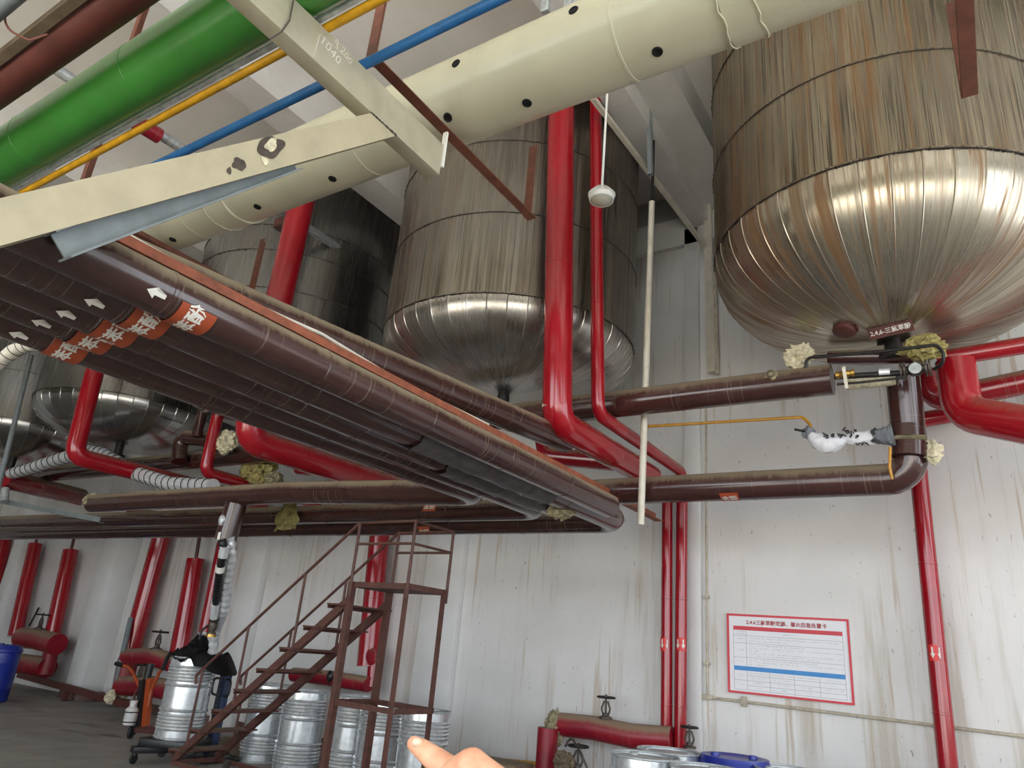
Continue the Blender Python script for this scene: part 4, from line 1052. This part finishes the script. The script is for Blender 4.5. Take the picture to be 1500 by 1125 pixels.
handwheel(W(203, 993, 7.6), 'small valve handwheel between the two dusty red pipes behind the orange lifter', 0.9)
# assembly at the far left
solo('red_pipe', pipe([W(32, 934, 7.9), W(55, 936, 7.9), W(84, 944, 7.9)], 0.2, 0.1, 0.5, 3, 22, jitter=0.006), 'reddull', 'upper dusty red valve pipe beside the blue drum at far left', 'pipe')
solo('red_pipe', pipe([W(80, 935, 7.95), W(66, 990, 7.9)], 0.14, 0, 0.6, seg=22), 'reddull', 'upright red stub right of the blue drum, standing on the low channel', 'pipe')
solo('red_pipe', pipe([W(30, 972, 7.85), W(70, 978, 7.9)], 0.19, 0, 0.4, seg=22, jitter=0.006), 'reddull', 'lower dusty red valve pipe beside the blue drum at far left', 'pipe')
handwheel(W(57, 922, 7.85), 'valve handwheel on the dusty red pipe beside the blue drum', 1.3)
solo('steel_rod', tube([W(57, 890, 8.3), W(43, 917, 8.3)], 0.02, seg=8), 'black', 'black rod leaning on the wall above the far left valve', 'rod')
# low purple-red channel on short legs, grey leaning pipe
pa, pb = W(28, 988, 7.8), W(207, 1037, 7.6)
r = empty('pipe_support_rail', (pa + pb) / 2 * 1.0, 0, 'purplish red steel channel lying low along the wall between the blue drum and the lifter', 'rail')
obj('channel', channel(NB(), pa, pb, 0.08, 0.11, 0.01), 'rustred', r)
for t in (0.45, 0.97):
    p = pa.lerp(pb, t); obj('leg', box(NB(), (p.x - 0.04, p.y - 0.04, 0), (p.x + 0.04, p.y + 0.04, p.z - 0.04)), 'rustred', r)
solo('conduit', tube([W(192, 905, 7.9), W(163, 1030, 7.7)], 0.045, seg=12), 'greysteel', 'grey pipe leaning against the wall left of the thick leaning red pipe', 'pipe')
solo('torn_insulation', lump(W(162, 1022, 7.55), 0.08, 0.08, 0.1, 0.5, 3, 44, 12), 'wool_pale', 'pale tuft of insulation on the floor at the foot of the grey leaning pipe', 'insulation')

# ------------------------------------------------------------------ sign, conduits and trunking on the wall
YS = 8.385
tl, tr_, bl_, br_ = W(1064.8, 897.5, YS), W(1244, 908.4, YS), W(1067.2, 1013.2, YS), W(1252, 1034, YS)
x0, x1 = (tl.x + bl_.x) / 2, (tr_.x + br_.x) / 2; z1, z0 = (tl.z + tr_.z) / 2, (bl_.z + br_.z) / 2
SW, SH = x1 - x0, z1 - z0
sg = empty('notice_board', ((x0 + x1) / 2, YS, z0), 0, 'white Chinese emergency notice board with a red frame and a blue band on the wall', 'sign')
def sx(f): return x0 + SW * f
def sz(f): return z1 - SH * f
panel = obj('panel', box(NB(), (x0, YS - 0.006, z0), (x1, YS + 0.01, z1)), 'board', sg)
bt = 0.022
bm = NB()
box(bm, (x0, YS - 0.018, z1 - bt), (x1, YS - 0.006, z1)); box(bm, (x0, YS - 0.018, z0), (x1, YS - 0.006, z0 + bt))
box(bm, (x0, YS - 0.018, z0 + bt), (x0 + bt, YS - 0.006, z1 - bt)); box(bm, (x1 - bt, YS - 0.018, z0 + bt), (x1, YS - 0.006, z1 - bt))
obj('frame', bm, 'signred', sg)
def stext(s, fx, fz, size, m, bold, parent, dy=-0.0095, name='lettering', align='CENTER'):
    return obj(name, place2d(text_bm(s, size, bold, align), (sx(fx), YS + dy, sz(fz)), (1, 0, 0), (0, 0, 1)), m, parent)
stext('2.4.6三氯苯酚泄漏、着火应急处置卡', 0.5, 0.105, SW * 0.0415, 'inkred', 0.0012, panel, name='title_lettering')
def band(f0, f1, m, a=0.055, b=0.945):
    return obj('band', box(NB(), (sx(a), YS - 0.008, sz(f1)), (sx(b), YS - 0.006, sz(f0))), m, panel)
rb = band(0.155, 0.205, 'signred'); bb = band(0.66, 0.715, 'signblue')
bm = NB()
def hl(f, a=0.055, b=0.945, t=0.0022): box(bm, (sx(a), YS - 0.0075, sz(f) - t / 2), (sx(b), YS - 0.006, sz(f) + t / 2))
def vl(g, a, b, t=0.0022): box(bm, (sx(g) - t / 2, YS - 0.0075, sz(b)), (sx(g) + t / 2, YS - 0.006, sz(a)))
for f in (0.205, 0.275, 0.37, 0.55, 0.835, 0.95): hl(f)
for f in (0.775, 0.893): hl(f, 0.165)
vl(0.055, .205, .95); vl(0.945, .205, .95); vl(0.165, .205, .66); vl(0.165, .715, .95)
for g_ in (0.355, 0.55, 0.75): vl(g_, .715, .95)
obj('table_rule', bm, 'ink', panel)
# small print too fine to read: rows of tiny strokes
bm = NB(); rr = random.Random(11)
def small(a, b, f, s=0.011, dens=0.72):
    x = sx(a)
    while x < sx(b):
        if rr.random() < dens:
            for k in range(3):
                u = x + rr.uniform(0, s * .7); w_ = sz(f) + rr.uniform(-s * .45, s * .35)
                if rr.random() < .5: box(bm, (u, YS - 0.0072, w_), (u + s * rr.uniform(.3, .75), YS - 0.006, w_ + s * .13))
                else: box(bm, (u, YS - 0.0072, w_), (u + s * .12, YS - 0.006, w_ + s * rr.uniform(.3, .6)))
        x += s * 1.12
for a, b, f in ((.08, .14, .225), (.075, .145, .255), (.46, .58, .24), (.09, .13, .32), (.19, .92, .305), (.19, .5, .34), (.09, .13, .46), (.19, .65, .395), (.19, .93, .43), (.19, .26, .46), (.19, .93, .495), (.19, .75, .525),
                (.09, .13, .60), (.19, .75, .575), (.19, .93, .605), (.19, .32, .635), (.09, .13, .77), (.18, .34, .745), (.37, .54, .745), (.57, .74, .745), (.79, .9, .745), (.2, .3, .805), (.38, .51, .805),
                (.09, .13, .89), (.22, .3, .86), (.42, .5, .86), (.61, .68, .86), (.78, .92, .86), (.24, .28, .92), (.44, .48, .92), (.63, .67, .92)):
    small(a, b, f)
obj('small_print', bm, 'ink', panel)
bm = NB(); small(0.49, 0.54, 0.18, 0.02, 1); small(.06, .15, .18, .012, 1); obj('band_print', bm, 'textwhite', rb)
bm = NB(); small(0.44, 0.56, 0.688, 0.014, 1); obj('band_print', bm, 'textwhite', bb)
Yc = 8.37
cd_ = tag(obj('conduit', tube([W(1034, 560, Yc), W(1036, 1019, Yc)], 0.014, seg=10), 'conduit'), 'thin vertical cable conduit on the wall between the red pair and the sign', 'conduit')
for py in (875, 972): 
    p = W(1035.3, py, Yc); obj('clip', box(NB(), p + V3((-.035, -.02, -.018)), p + V3((.035, .01, .018)), .004), 'conduit', cd_)
cd_ = tag(obj('conduit', tube([W(1006, 1004, Yc), W(1008, 1018, Yc), W(1044, 1022.3, Yc), W(1560, 1086, Yc), (6.9, Yc, W(1560, 1086, Yc).z)], 0.0155, 0.05, seg=10), 'conduit'), 'long cable conduit running to the right along the wall under the sign', 'conduit')
p = W(1036, 1021, Yc); obj('tee_box', box(NB(), p + V3((-.06, -.025, -.025)), p + V3((.06, .01, .025)), .006), 'conduit', cd_)
for px, py in ((1090, 1027.5),):
    p = W(px, py, Yc); obj('clip', box(NB(), p + V3((-.03, -.022, -.05)), p + V3((.03, .01, .05)), .004), 'conduit', cd_)
a, b = W(1036, 290, 8.27), W(1042, 545, 8.27)
solo('cable_trunking', prism(NB(), a, b, [(-.05, -.03), (.05, -.03), (.05, .03), (-.05, .03)], (0, 1, 0)), 'pvc', 'off-white cable trunking running up the pillar beside the rust-streaked tank', 'trunking')
solo('conduit', tube([W(1046, 400, 8.3), W(1050, 548, 8.3)], 0.028, seg=10), 'conduit', 'grey conduit right beside the cable trunking, left of the rust-streaked tank', 'conduit')
lp_ = [W(885, 165, 5.4), W(1031, 359, 8.2)]
bm = NB(); bar(bm, W(868, 143, 5.2), lp_[1], 0.05, 0.05)
solo('cable_tray', bm, 'pvc', 'thin white strip running along the beam from the cream pipe to the pillar trunking', 'trunking')

# ------------------------------------------------------------------ drums
def make_drum(label, group, kind='steel'):
    r = empty('steel_drum' if kind == 'steel' else 'plastic_drum', (0, 0, 0), 0, label, 'drum', group)
    R_, H = 0.26 if kind == 'steel' else 0.285, 0.88
    if kind == 'steel':
        pr = [(0.0, 0.012), (R_ - 0.012, 0.012), (R_ - 0.012, 0.0), (R_ + 0.006, 0.0), (R_ + 0.007, 0.014), (R_, 0.022)]
        def ribs(a, b, n, d=0.011):
            out = []
            for i in range(n):
                c = a + (b - a) * (i + 0.5) / n; h = (b - a) / n * 0.5
                out += [(R_, c - h * 0.95), (R_ + d * 0.7, c - h * 0.45), (R_ + d, c), (R_ + d * 0.7, c + h * 0.45), (R_, c + h * 0.95)]
            return out
        pr += ribs(0.09, 0.27, 5) + ribs(0.285, 0.325, 1, 0.016) + ribs(0.555, 0.595, 1, 0.016) + ribs(0.61, 0.79, 5)
        pr += [(R_, H - 0.022), (R_, H - 0.004)]
        obj('shell', lathe(NB(), (0, 0, 0), pr, 56), 'drum', r, world=False)
        obj('rim', torus(NB(), (0, 0, H - 0.004), (0, 0, 1), R_ + 0.001, 0.0085, 56, 8), 'galv', r, world=False)
        ld = obj('lid', lathe(NB(), (0, 0, 0), [(0.0, H - 0.018), (0.222, H - 0.018), (0.234, H - 0.026), (R_ - 0.006, H - 0.026), (R_ - 0.004, H - 0.004)], 56), 'galv', r, world=False)
        for q, rad in ((0.17, 0.035), (-0.19, 0.022)):
            obj('bung', lathe(NB(), (q, 0.05, H - 0.02), [(0, 0.016), (rad * .8, 0.016), (rad, 0.01), (rad, 0)], 16), 'galv', ld, world=False)
    else:
        pr = [(0.0, 0.0), (R_ - 0.03, 0.0), (R_ - 0.005, 0.03), (R_, 0.2), (R_ + 0.008, 0.22), (R_, 0.25), (R_, 0.6), (R_ + 0.008, 0.63), (R_, 0.66), (R_ - 0.004, 0.78), (R_ + 0.012, 0.80), (R_ + 0.012, 0.83), (R_ - 0.012, 0.87), (R_ - 0.02, 0.90)]
        obj('shell', lathe(NB(), (0, 0, 0), pr, 48), 'blueplastic', r, world=False)
        ld = obj('lid', lathe(NB(), (0, 0, 0), [(0.0, 0.89), (0.2, 0.89), (0.215, 0.90), (0.25, 0.90), (R_ - 0.02, 0.90), (R_ - 0.016, 0.88)], 48), 'blueplastic', r, world=False)
        for q in (0.15, -0.15):
            obj('bung', lathe(NB(), (q, 0.02, 0.888), [(0, 0.03), (0.03, 0.03), (0.034, 0.02), (0.034, 0)], 16), 'blueplastic', ld, world=False)
    return r
GR = 'galvanised drums in a row behind the stairs'
first = make_drum('leftmost galvanised drum of the row behind the stairs, under the lower treads', GR)
first.location = (-7.95, 6.85, 0)
for (x, y, rz, lb) in ((-7.2, 6.75, 1.0, 'second galvanised drum from the left in the row behind the stairs'),
                       (-6.55, 6.95, 2.1, 'third galvanised drum in the row behind the stairs, right of the front stair leg'),
                       (-5.92, 6.75, 0.4, 'fourth galvanised drum in the row, seen between the stair legs'),
                       (-5.22, 6.62, 2.9, 'rightmost galvanised drum of the row, behind the pointing finger')):
    copy_thing(first, (x, y, 0), rz, lb)
GF = 'grey drums at the bottom edge'
for px, py, rz, lb in ((945, 1107, 2.2, 'grey steel drum at the bottom edge, front left of the group by the down-pipes'),
                       (980, 1100, 0.3, 'rear grey steel drum under the pair of red down-pipes'),
                       (1037, 1126, 1.4, 'grey steel drum with the low rim in front of the blue drum'),
                       (1158, 1128, 2.6, 'steel drum barely rising over the bottom edge, right of the blue drum')):
    p = WZ(px, py, 0.876); copy_thing(first, (p.x, p.y, 0), rz, lb)['group'] = GF
blue = make_drum('blue plastic drum with closed lid at the bottom edge, among the grey drums', None, 'plastic')
p = WZ(1076, 1108, 0.9); blue.location = (p.x, p.y, 0); blue.rotation_euler.z = 0.5
p = WZ(-2, 944, 0.9); copy_thing(blue, (p.x, p.y + 0.1, 0), 0, 'blue plastic drum standing at the far left edge on the floor')
# drum on its dolly
sd = copy_thing(first, (DC.x, DC.y, 0.27), 0.7, 'silver ribbed drum on a black dolly with a black bag draped over its top'); del sd['group']
r = empty('drum_dolly', (DC.x, DC.y, 0), 0.5, 'low black platform dolly on castors under the silver drum', 'dolly')
obj('platform', box(NB(), (-0.30, -0.30, 0.185), (0.30, 0.30, 0.268), 0.012), 'black', r, world=False)
bm = NB()
for a in (0, pi / 2): 
    m_ = Matrix.Rotation(a + pi / 4, 4, 'Z'); b2_ = box(NB(), (-0.47, -0.07, 0.115), (0.47, 0.07, 0.184), 0.01); bmesh.ops.transform(b2_, matrix=m_, verts=b2_.verts); join(bm, b2_)
obj('cross_arms', bm, 'black', r, world=False)
for k in range(4):
    a = pi / 4 + pi / 2 * k; c = V3((0.43 * cos(a), 0.43 * sin(a), 0.056))
    w_ = obj('castor', lathe(NB(), c, [(0, -0.018), (0.03, -0.018), (0.052, -0.015), (0.056, 0.0), (0.052, 0.015), (0.03, 0.018), (0, 0.018)], 20, (sin(a + .6), -cos(a + .6), 0)), 'rubber', r, world=False)
    obj('fork', box(NB(), c + V3((-.024, -.024, 0.03)), c + V3((.024, .024, 0.062)), .004), 'iron', w_, world=False)
# black bag
def bag():
    bm = NB(); n, m = 26, 48; g = []
    c = V3((DC.x + 0.03, DC.y, 1.165))
    for i in range(n + 1):
        t = i / n; row = []
        for j in range(m):
            a = 2 * pi * j / m
            rad = 0.05 + 0.235 * t
            side = cos(a - 0.35)                               # droops off the right side
            if t > 0.6: rad += 0.26 * max(0, side) ** 3 * (t - 0.6) / 0.4
            h = 0.20 * (1 - t) ** 2.2 + 0.035 * (1 - t)
            if t > 0.8: h -= (t - 0.8) * (0.25 + 0.7 * max(0, side) ** 2)
            k = 0.06 * mnoise.noise(V3((cos(a) * 3, sin(a) * 3, t * 3))) + 0.045 * abs(mnoise.noise(V3((cos(a) * 6, sin(a) * 6, t * 4))))
            row.append(bm.verts.new(c + V3((rad * cos(a), rad * sin(a), h + k * (0.5 + t)))))
        g.append(row)
    for i in range(n):
        for j in range(m): bm.faces.new((g[i][j], g[i + 1][j], g[i + 1][(j + 1) % m], g[i][(j + 1) % m]))
    bmesh.ops.solidify(bm, geom=bm.faces[:], thickness=0.004); return bm
solo('plastic_bag', bag(), 'black', 'crumpled black plastic bag spread over the top of the silver drum', 'bag')
# scale post with handles beside the drum
pb, pt = W(316, 1058, 6.3), W(331, 992, 6.3)
pb = V3((pt.x, pt.y, 0.0))
r = empty('scale_post', pb, 0, 'dark blue lettered post with a black loop handle, right of the silver drum', 'scale')
obj('post', box(NB(), pb + V3((-.06, -.05, 0)), V3((pb.x + .06, pb.y + .05, pt.z + 0.02)), .008), 'navy', r)
obj('foot', box(NB(), pb + V3((-.25, -.25, 0)), pb + V3((.25, .25, 0.06)), .01), 'darksteel', r)
for q in (-1, 1):
    z_ = pt.z - 0.1
    obj('handle', tube([(pb.x + q * .05, pb.y - .03, z_ + .08), (pb.x + q * .17, pb.y - .04, z_ + .08), (pb.x + q * .17, pb.y - .04, z_ - .11), (pb.x + q * .05, pb.y - .03, z_ - .11)], 0.014, 0.05, seg=10), 'black', r)
t_ = text_bm('SUBIREFRS', 0.085, 0.0); 
obj('lettering', place2d(t_, (pb.x, pb.y - 0.0525, pt.z - 0.32), (0, 0, 1), (-1, 0, 0)), 'greysteel', r)
obj('head', box(NB(), V3((pb.x - .12, pb.y - .06, pt.z + .02)), V3((pb.x + .1, pb.y + .06, pt.z + .10)), .02), 'black', r)
# drum lifter
Yl = 6.35
P = lambda px, py, dy=0.0: W(px, py, Yl + dy)
base = WZ(200, 1086, 0.0)
r = empty('drum_lifter', P(205, 1078), 0, 'orange hand drum lifter with a black mast standing left of the silver drum', 'lifter')
obj('mast', prism(NB(), P(203, 1066), P(211, 996), [(-.045, -.045), (.045, -.045), (.045, .045), (-.045, .045)], (0, 1, 0)), 'black', r)
obj('piston', tube([P(214, 1000, .1), P(221, 972, .1)], 0.05, seg=14), 'black', r)
obj('lift_plate', prism(NB(), P(213, 1064, .03), P(220, 994, .03), [(-.05, -.03), (.05, -.03), (.05, .03), (-.05, .03)], (0, 1, 0)), 'liftorange', r)
h_ = obj('handle', tube([P(178, 974), P(188, 977), P(194, 984), P(206, 1010)], 0.02, 0.1, seg=10), 'liftorange', r)
obj('grip', tube([P(170, 972), P(181, 975)], 0.03, seg=10), 'black', h_)
h_ = obj('handle', tube([P(240, 978), P(234, 984), P(222, 1010), P(217, 1035)], 0.02, 0.12, seg=10), 'liftorange', r)
obj('grip', tube([P(250, 957), P(246, 962), P(238, 981)], 0.028, 0.1, seg=10), 'black', h_)
obj('side_bar', tube([P(205, 1008), P(197, 1015), P(196, 1030), P(200, 1048)], 0.016, 0.1, seg=8), 'rustred', r)
bm = NB(); bar(bm, P(200, 1068), P(244, 1066, -.25), 0.06, 0.05); bar(bm, P(200, 1070), P(244, 1074, -.75), 0.06, 0.05); obj('fork_arm', bm, 'rustred', r)
wc = P(190, 1081); wc.z = 0.085
w_ = obj('castor', lathe(NB(), wc, [(0, -.025), (.05, -.025), (.08, -.02), (.085, 0), (.08, .02), (.05, .025), (0, .025)], 22, (0.8, 0.6, 0)), 'rubber', r)
obj('fork', prism(NB(), wc, P(199, 1066), [(-.05, -.03), (.05, -.03), (.05, .03), (-.05, .03)], (0, 1, 0)), 'black', w_)
bc_ = P(189, 1062, -.1)
r = empty('bottle', bc_, 0, 'dirty white plastic canister strapped to the orange drum lifter', 'bottle')
ax_ = (P(197, 1026, -.1) - bc_); Lb = ax_.length
obj('body', lathe(NB(), bc_, [(0, 0), (.075, 0), (.085, .02), (.085, Lb * .62), (.075, Lb * .68), (.05, Lb * .74), (.045, Lb * .9), (.052, Lb * .9), (.052, Lb), (0, Lb)], 22, ax_), 'whitebottle', r)
for f in (.1, .5): obj('strap', sweep(NB(), [bc_ + ax_ * f, bc_ + ax_ * (f + .05)], 0.09, 22), 'rubber', r)
# pallet scraps behind the stairs
r = empty('wooden_pallet', (-8.6, 7.0, 0), 0.1, 'dark weathered pallet lying behind the lower end of the rusty stairs', 'pallet')
for k in range(3): obj('bearer', box(NB(), (-0.45 + k * .42, -.5, 0), (-.37 + k * .42, .5, .09)), 'wood', r, world=False)
bm = NB()
for k in range(6): box(bm, (-.5, -.5 + k * .18, .09), (.5, -.38 + k * .18, .11))
obj('deck_boards', bm, 'wood', r, world=False)
p = W(735, 1119, 7.6)
solo('wooden_crate', box(NB(), (p.x - .35, p.y - .2, 0), (p.x + .3, p.y + .2, p.z + 0.03), .01), 'wood', 'brown box corner behind the pointing hand, at the foot of the wall', 'box')
solo('pipe', tube([W(742, 1115, 8.2), W(800, 1121, 8.2)], 0.03, seg=10), 'yellow', 'short yellow pipe low on the wall left of the upright red stub', 'pipe')

# ------------------------------------------------------------------ rolling stairs
u = V3((1, -0.03, 0)).normalized(); v = V3((0.03, 1, 0)).normalized()
FL = V3((-4.94, 4.96, 0)); SWd = 0.50; PLd = 0.70; ZP = 2.02; RUN = 2.15; ZB = 0.24
Bse = FL - u * RUN
st = empty('platform_stairs', (FL.x - 0.9, FL.y + 0.3, 0), 0, 'rust-brown wheeled platform stairs with handrails, standing in front of the drums', 'stairs')
Zv = lambda z: V3((0, 0, z))
corners = [FL, FL + u * PLd, FL + u * PLd + v * SWd, FL + v * SWd]
sgn = [(1, 1), (-1, 1), (-1, -1), (1, -1)]
for c, (a, b) in zip(corners, sgn):
    lg = obj('leg', angle(NB(), c + Zv(0.12), c + Zv(ZP), 0.055, 0.006, v, -a if a > 0 else 1, 1), 'rust', st)
    w_ = obj('castor', lathe(NB(), c + Zv(0.06), [(0, -.018), (.045, -.018), (.06, 0), (.045, .018), (0, .018)], 18, u), 'rubber', st)
    obj('fork', box(NB(), c + V3((-.03, -.03, .055)), c + V3((.03, .03, .125)), .005), 'iron', w_)
def rails(z, n, a=0.045):
    for i in range(4):
        p, q_ = corners[i], corners[(i + 1) % 4]
        obj(n, angle(NB(), p + Zv(z), q_ + Zv(z), a, 0.005), 'rust', st)
rails(1.0, 'mid_rail'); rails(0.24, 'base_rail')
bm = NB(); pc = [c + Zv(ZP) for c in corners]
for s in (-0.02,):
    A = [bm.verts.new(c + (c - (FL + u * PLd / 2 + v * SWd / 2)).normalized() * 0.03 * V3((1, 1, 0)).length * 0 + Zv(ZP - 0.05)) for c in corners]; B = [bm.verts.new(c + Zv(ZP)) for c in corners]
    for i in range(4): bm.faces.new((A[i], A[(i + 1) % 4], B[(i + 1) % 4], B[i]))
    bm.faces.new(A[::-1]); bm.faces.new(B)
obj('platform', bm, 'rust', st)
for s in (0, 1):
    o_ = v * SWd * s
    obj('stringer', channel(NB(), Bse + o_ + Zv(ZB), FL + o_ + Zv(1.86), 0.045, 0.075, 0.006), 'rust', st)
    obj('base_rail', angle(NB(), Bse + o_ + Zv(ZB - 0.02), FL + o_ + Zv(0.24), 0.045, 0.005), 'rust', st)
obj('base_rail', angle(NB(), Bse + Zv(ZB - .02), Bse + v * SWd + Zv(ZB - .02), 0.045, 0.005), 'rust', st)
for t in (0.12,):
    for s in (0.1, 0.9):
        c = Bse + u * RUN * t + v * SWd * s
        w_ = obj('castor', lathe(NB(), c + Zv(0.06), [(0, -.018), (.045, -.018), (.06, 0), (.045, .018), (0, .018)], 18, v), 'rubber', st)
        obj('fork', prism(NB(), c + Zv(.06), c + Zv(.25), [(-.03, -.02), (.03, -.02), (.03, .02), (-.03, .02)]), 'iron', w_)
for k in range(8):
    t = 0.045 + 0.905 * k / 7
    c = Bse + u * RUN * t + Zv(ZB + (1.86 - ZB) * t + 0.03)
    bm = prism(NB(), c - v * 0.08, c + v * (SWd + 0.08), [(-.10, -.008), (.10, -.008), (.10, .008), (-.10, .008)])
    bar(bm, c - u * 0.085 - v * .08 + Zv(-.018), c - u * 0.085 + v * (SWd + .08) + Zv(-.018), 0.006, 0.036)
    obj('tread', bm, 'rust', st)
RH = 0.70
for s in (0, 1):
    o_ = v * (SWd * s + (0.02 if s else -0.02)); t0 = 0.06
    a_ = Bse + u * RUN * t0 + o_ + Zv(ZB + (1.86 - ZB) * t0 + RH + (0.02)); b_ = FL + o_ + Zv(2.56)
    d_ = (b_ - a_).normalized()
    obj('handrail', tube([a_ + Zv(-.10) - d_ * 0.0, a_ - d_ * .04, b_], 0.015, 0.04, seg=10), 'rust', st)
    for t in (0.09, 0.37, 0.70):
        c = Bse + u * RUN * t + o_; zb_ = ZB + (1.86 - ZB) * t; za = a_.z + (b_.z - a_.z) * (t - t0) / (1 - t0)
        obj('baluster', tube([c + Zv(zb_), c + Zv(za)], 0.0135, seg=8), 'rust', st)
oc = [FL - v * .02, FL + u * PLd - v * .02, FL + u * PLd + v * (SWd + .02), FL + v * (SWd + .02)]
for c in oc: obj('guard_post', tube([c + Zv(ZP - 0.12), c + Zv(2.56)], 0.0145, seg=8), 'rust', st)
for z in (2.555, 2.36):
    for i in (0, 1, 2):
        obj('guard_rail', tube([oc[i] + Zv(z), oc[i + 1] + Zv(z)], 0.0125, seg=8), 'rust', st)
for a_, L_ in ((0.2, .1), (-.1, .16), (.35, .08)):
    pass

# ------------------------------------------------------------------ the pointing hand (close to the camera)
def hand():
    """every bone is a tapered, closed limb; a voxel remesh fuses them into one continuous skin"""
    bm = NB()
    def chain(*pts):
        P = [(WD(x, y, d), r) for x, y, d, r in pts]
        path, rad = [], []
        for (p, r), (q, r2) in zip(P[:-1], P[1:]):
            for k in range(6): path.append(p.lerp(q, k / 6)); rad.append(r + (r2 - r) * k / 6)
        path.append(P[-1][0]); rad.append(P[-1][1])
        sweep(bm, path, rad, 18)
        for p, r in P: bmesh.ops.create_icosphere(bm, subdivisions=3, radius=r, matrix=Matrix.Translation(p))
    wrist = (838, 1300, .37, .024); K = ((712, 1160, .455, .0122), (722, 1190, .447, .0122), (735, 1218, .438, .0115), (750, 1243, .43, .0105))
    chain(wrist, (950, 1430, .31, .027), (1070, 1590, .25, .034))
    for k in K: chain(wrist, (790, (k[1] + 1290) / 2, (k[2] + .37) / 2, .017), k)
    chain(K[0], K[1], K[2], K[3])
    chain((712, 1160, .455, .0122), (672, 1138, .48, .0098), (641, 1115, .497, .0086), (619, 1098, .508, .0071), (607, 1089.5, .512, .0056))   # index, stretched out
    for i, k in enumerate(K[1:]):                                                                                     # the other three curl under
        r = .0100 - .0007 * i
        chain(k, (k[0] - 42, k[1] + 22, k[2] + .022, r), (k[0] - 30, k[1] + 58, k[2] + .03, r * .9), (k[0] + 8, k[1] + 62, k[2] + .018, r * .8))
    chain((815, 1225, .395, .018), (738, 1170, .425, .0142), (690, 1124, .44, .0112), (664, 1133, .452, .0085))        # thumb, from the side of the palm
    bmesh.ops.recalc_face_normals(bm, faces=bm.faces)
    me = bpy.data.meshes.new('hand'); bm.to_mesh(me); bm.free()
    o = bpy.data.objects.new('hand', me); COL.objects.link(o)
    m = o.modifiers.new('remesh', 'REMESH'); m.mode = 'VOXEL'; m.voxel_size = 0.0013
    m = o.modifiers.new('smooth', 'SMOOTH'); m.iterations = 10; m.factor = 0.6
    dg = bpy.context.evaluated_depsgraph_get(); dg.update()
    me2 = bpy.data.meshes.new_from_object(o.evaluated_get(dg)); bpy.data.objects.remove(o); bpy.data.meshes.remove(me)
    bm = NB(); bm.from_mesh(me2); bpy.data.meshes.remove(me2)
    return bm
hd = solo('hand', hand(), 'skin', 'bare hand at the bottom edge with its index finger stretched out to the left', 'hand', sharp=180)
nc = WD(610.5, 1087.5, .5065)
bm = lump(nc, .0042, .0036, .0034, 0.0, 3, 1, 1); tag(obj('fingernail', bm, 'nail', hd), 'pale fingernail of the index finger')

# ------------------------------------------------------------------ light: daylight through the open front and the right-hand windows
wd = bpy.data.worlds.new('sky'); S.world = wd; wd.use_nodes = True
bg = wd.node_tree.nodes['Background']; bg.inputs['Color'].default_value = (0.86, 0.93, 1.0, 1); bg.inputs['Strength'].default_value = 3.0
sl = bpy.data.lights.new('sun', 'SUN'); sl.energy = 14.0; sl.angle = radians(2); sl.color = (1, .95, .87)
so = bpy.data.objects.new('sun', sl); COL.objects.link(so); so.rotation_euler = V3((-0.25, 0.75, -1.0)).to_track_quat('-Z', 'Y').to_euler()
def portal(name, loc, rot, sx_, sy_):
    l = bpy.data.lights.new(name, 'AREA'); l.shape = 'RECTANGLE'; l.size = sx_; l.size_y = sy_; l.cycles.is_portal = True
    o = bpy.data.objects.new(name, l); COL.objects.link(o); o.location = loc; o.rotation_euler = rot
portal('portal_front', (-1.2, -8.15, 3.3), (radians(90), 0, 0), 16.6, 6.6)
portal('portal_right', (7.15, -0.3, 3.65), (radians(90), 0, radians(90)), 15.4, 5.5)
vs = S.view_settings; vs.view_transform = 'Standard'; vs.look = 'None'; vs.exposure = 0.85; vs.gamma = 1.0; vs.use_curve_mapping = False
S.cycles.max_bounces = 10; S.cycles.diffuse_bounces = 6; S.cycles.glossy_bounces = 5
S.cycles.caustics_reflective = False; S.cycles.caustics_refractive = False
S.cycles.sample_clamp_indirect = 8.0
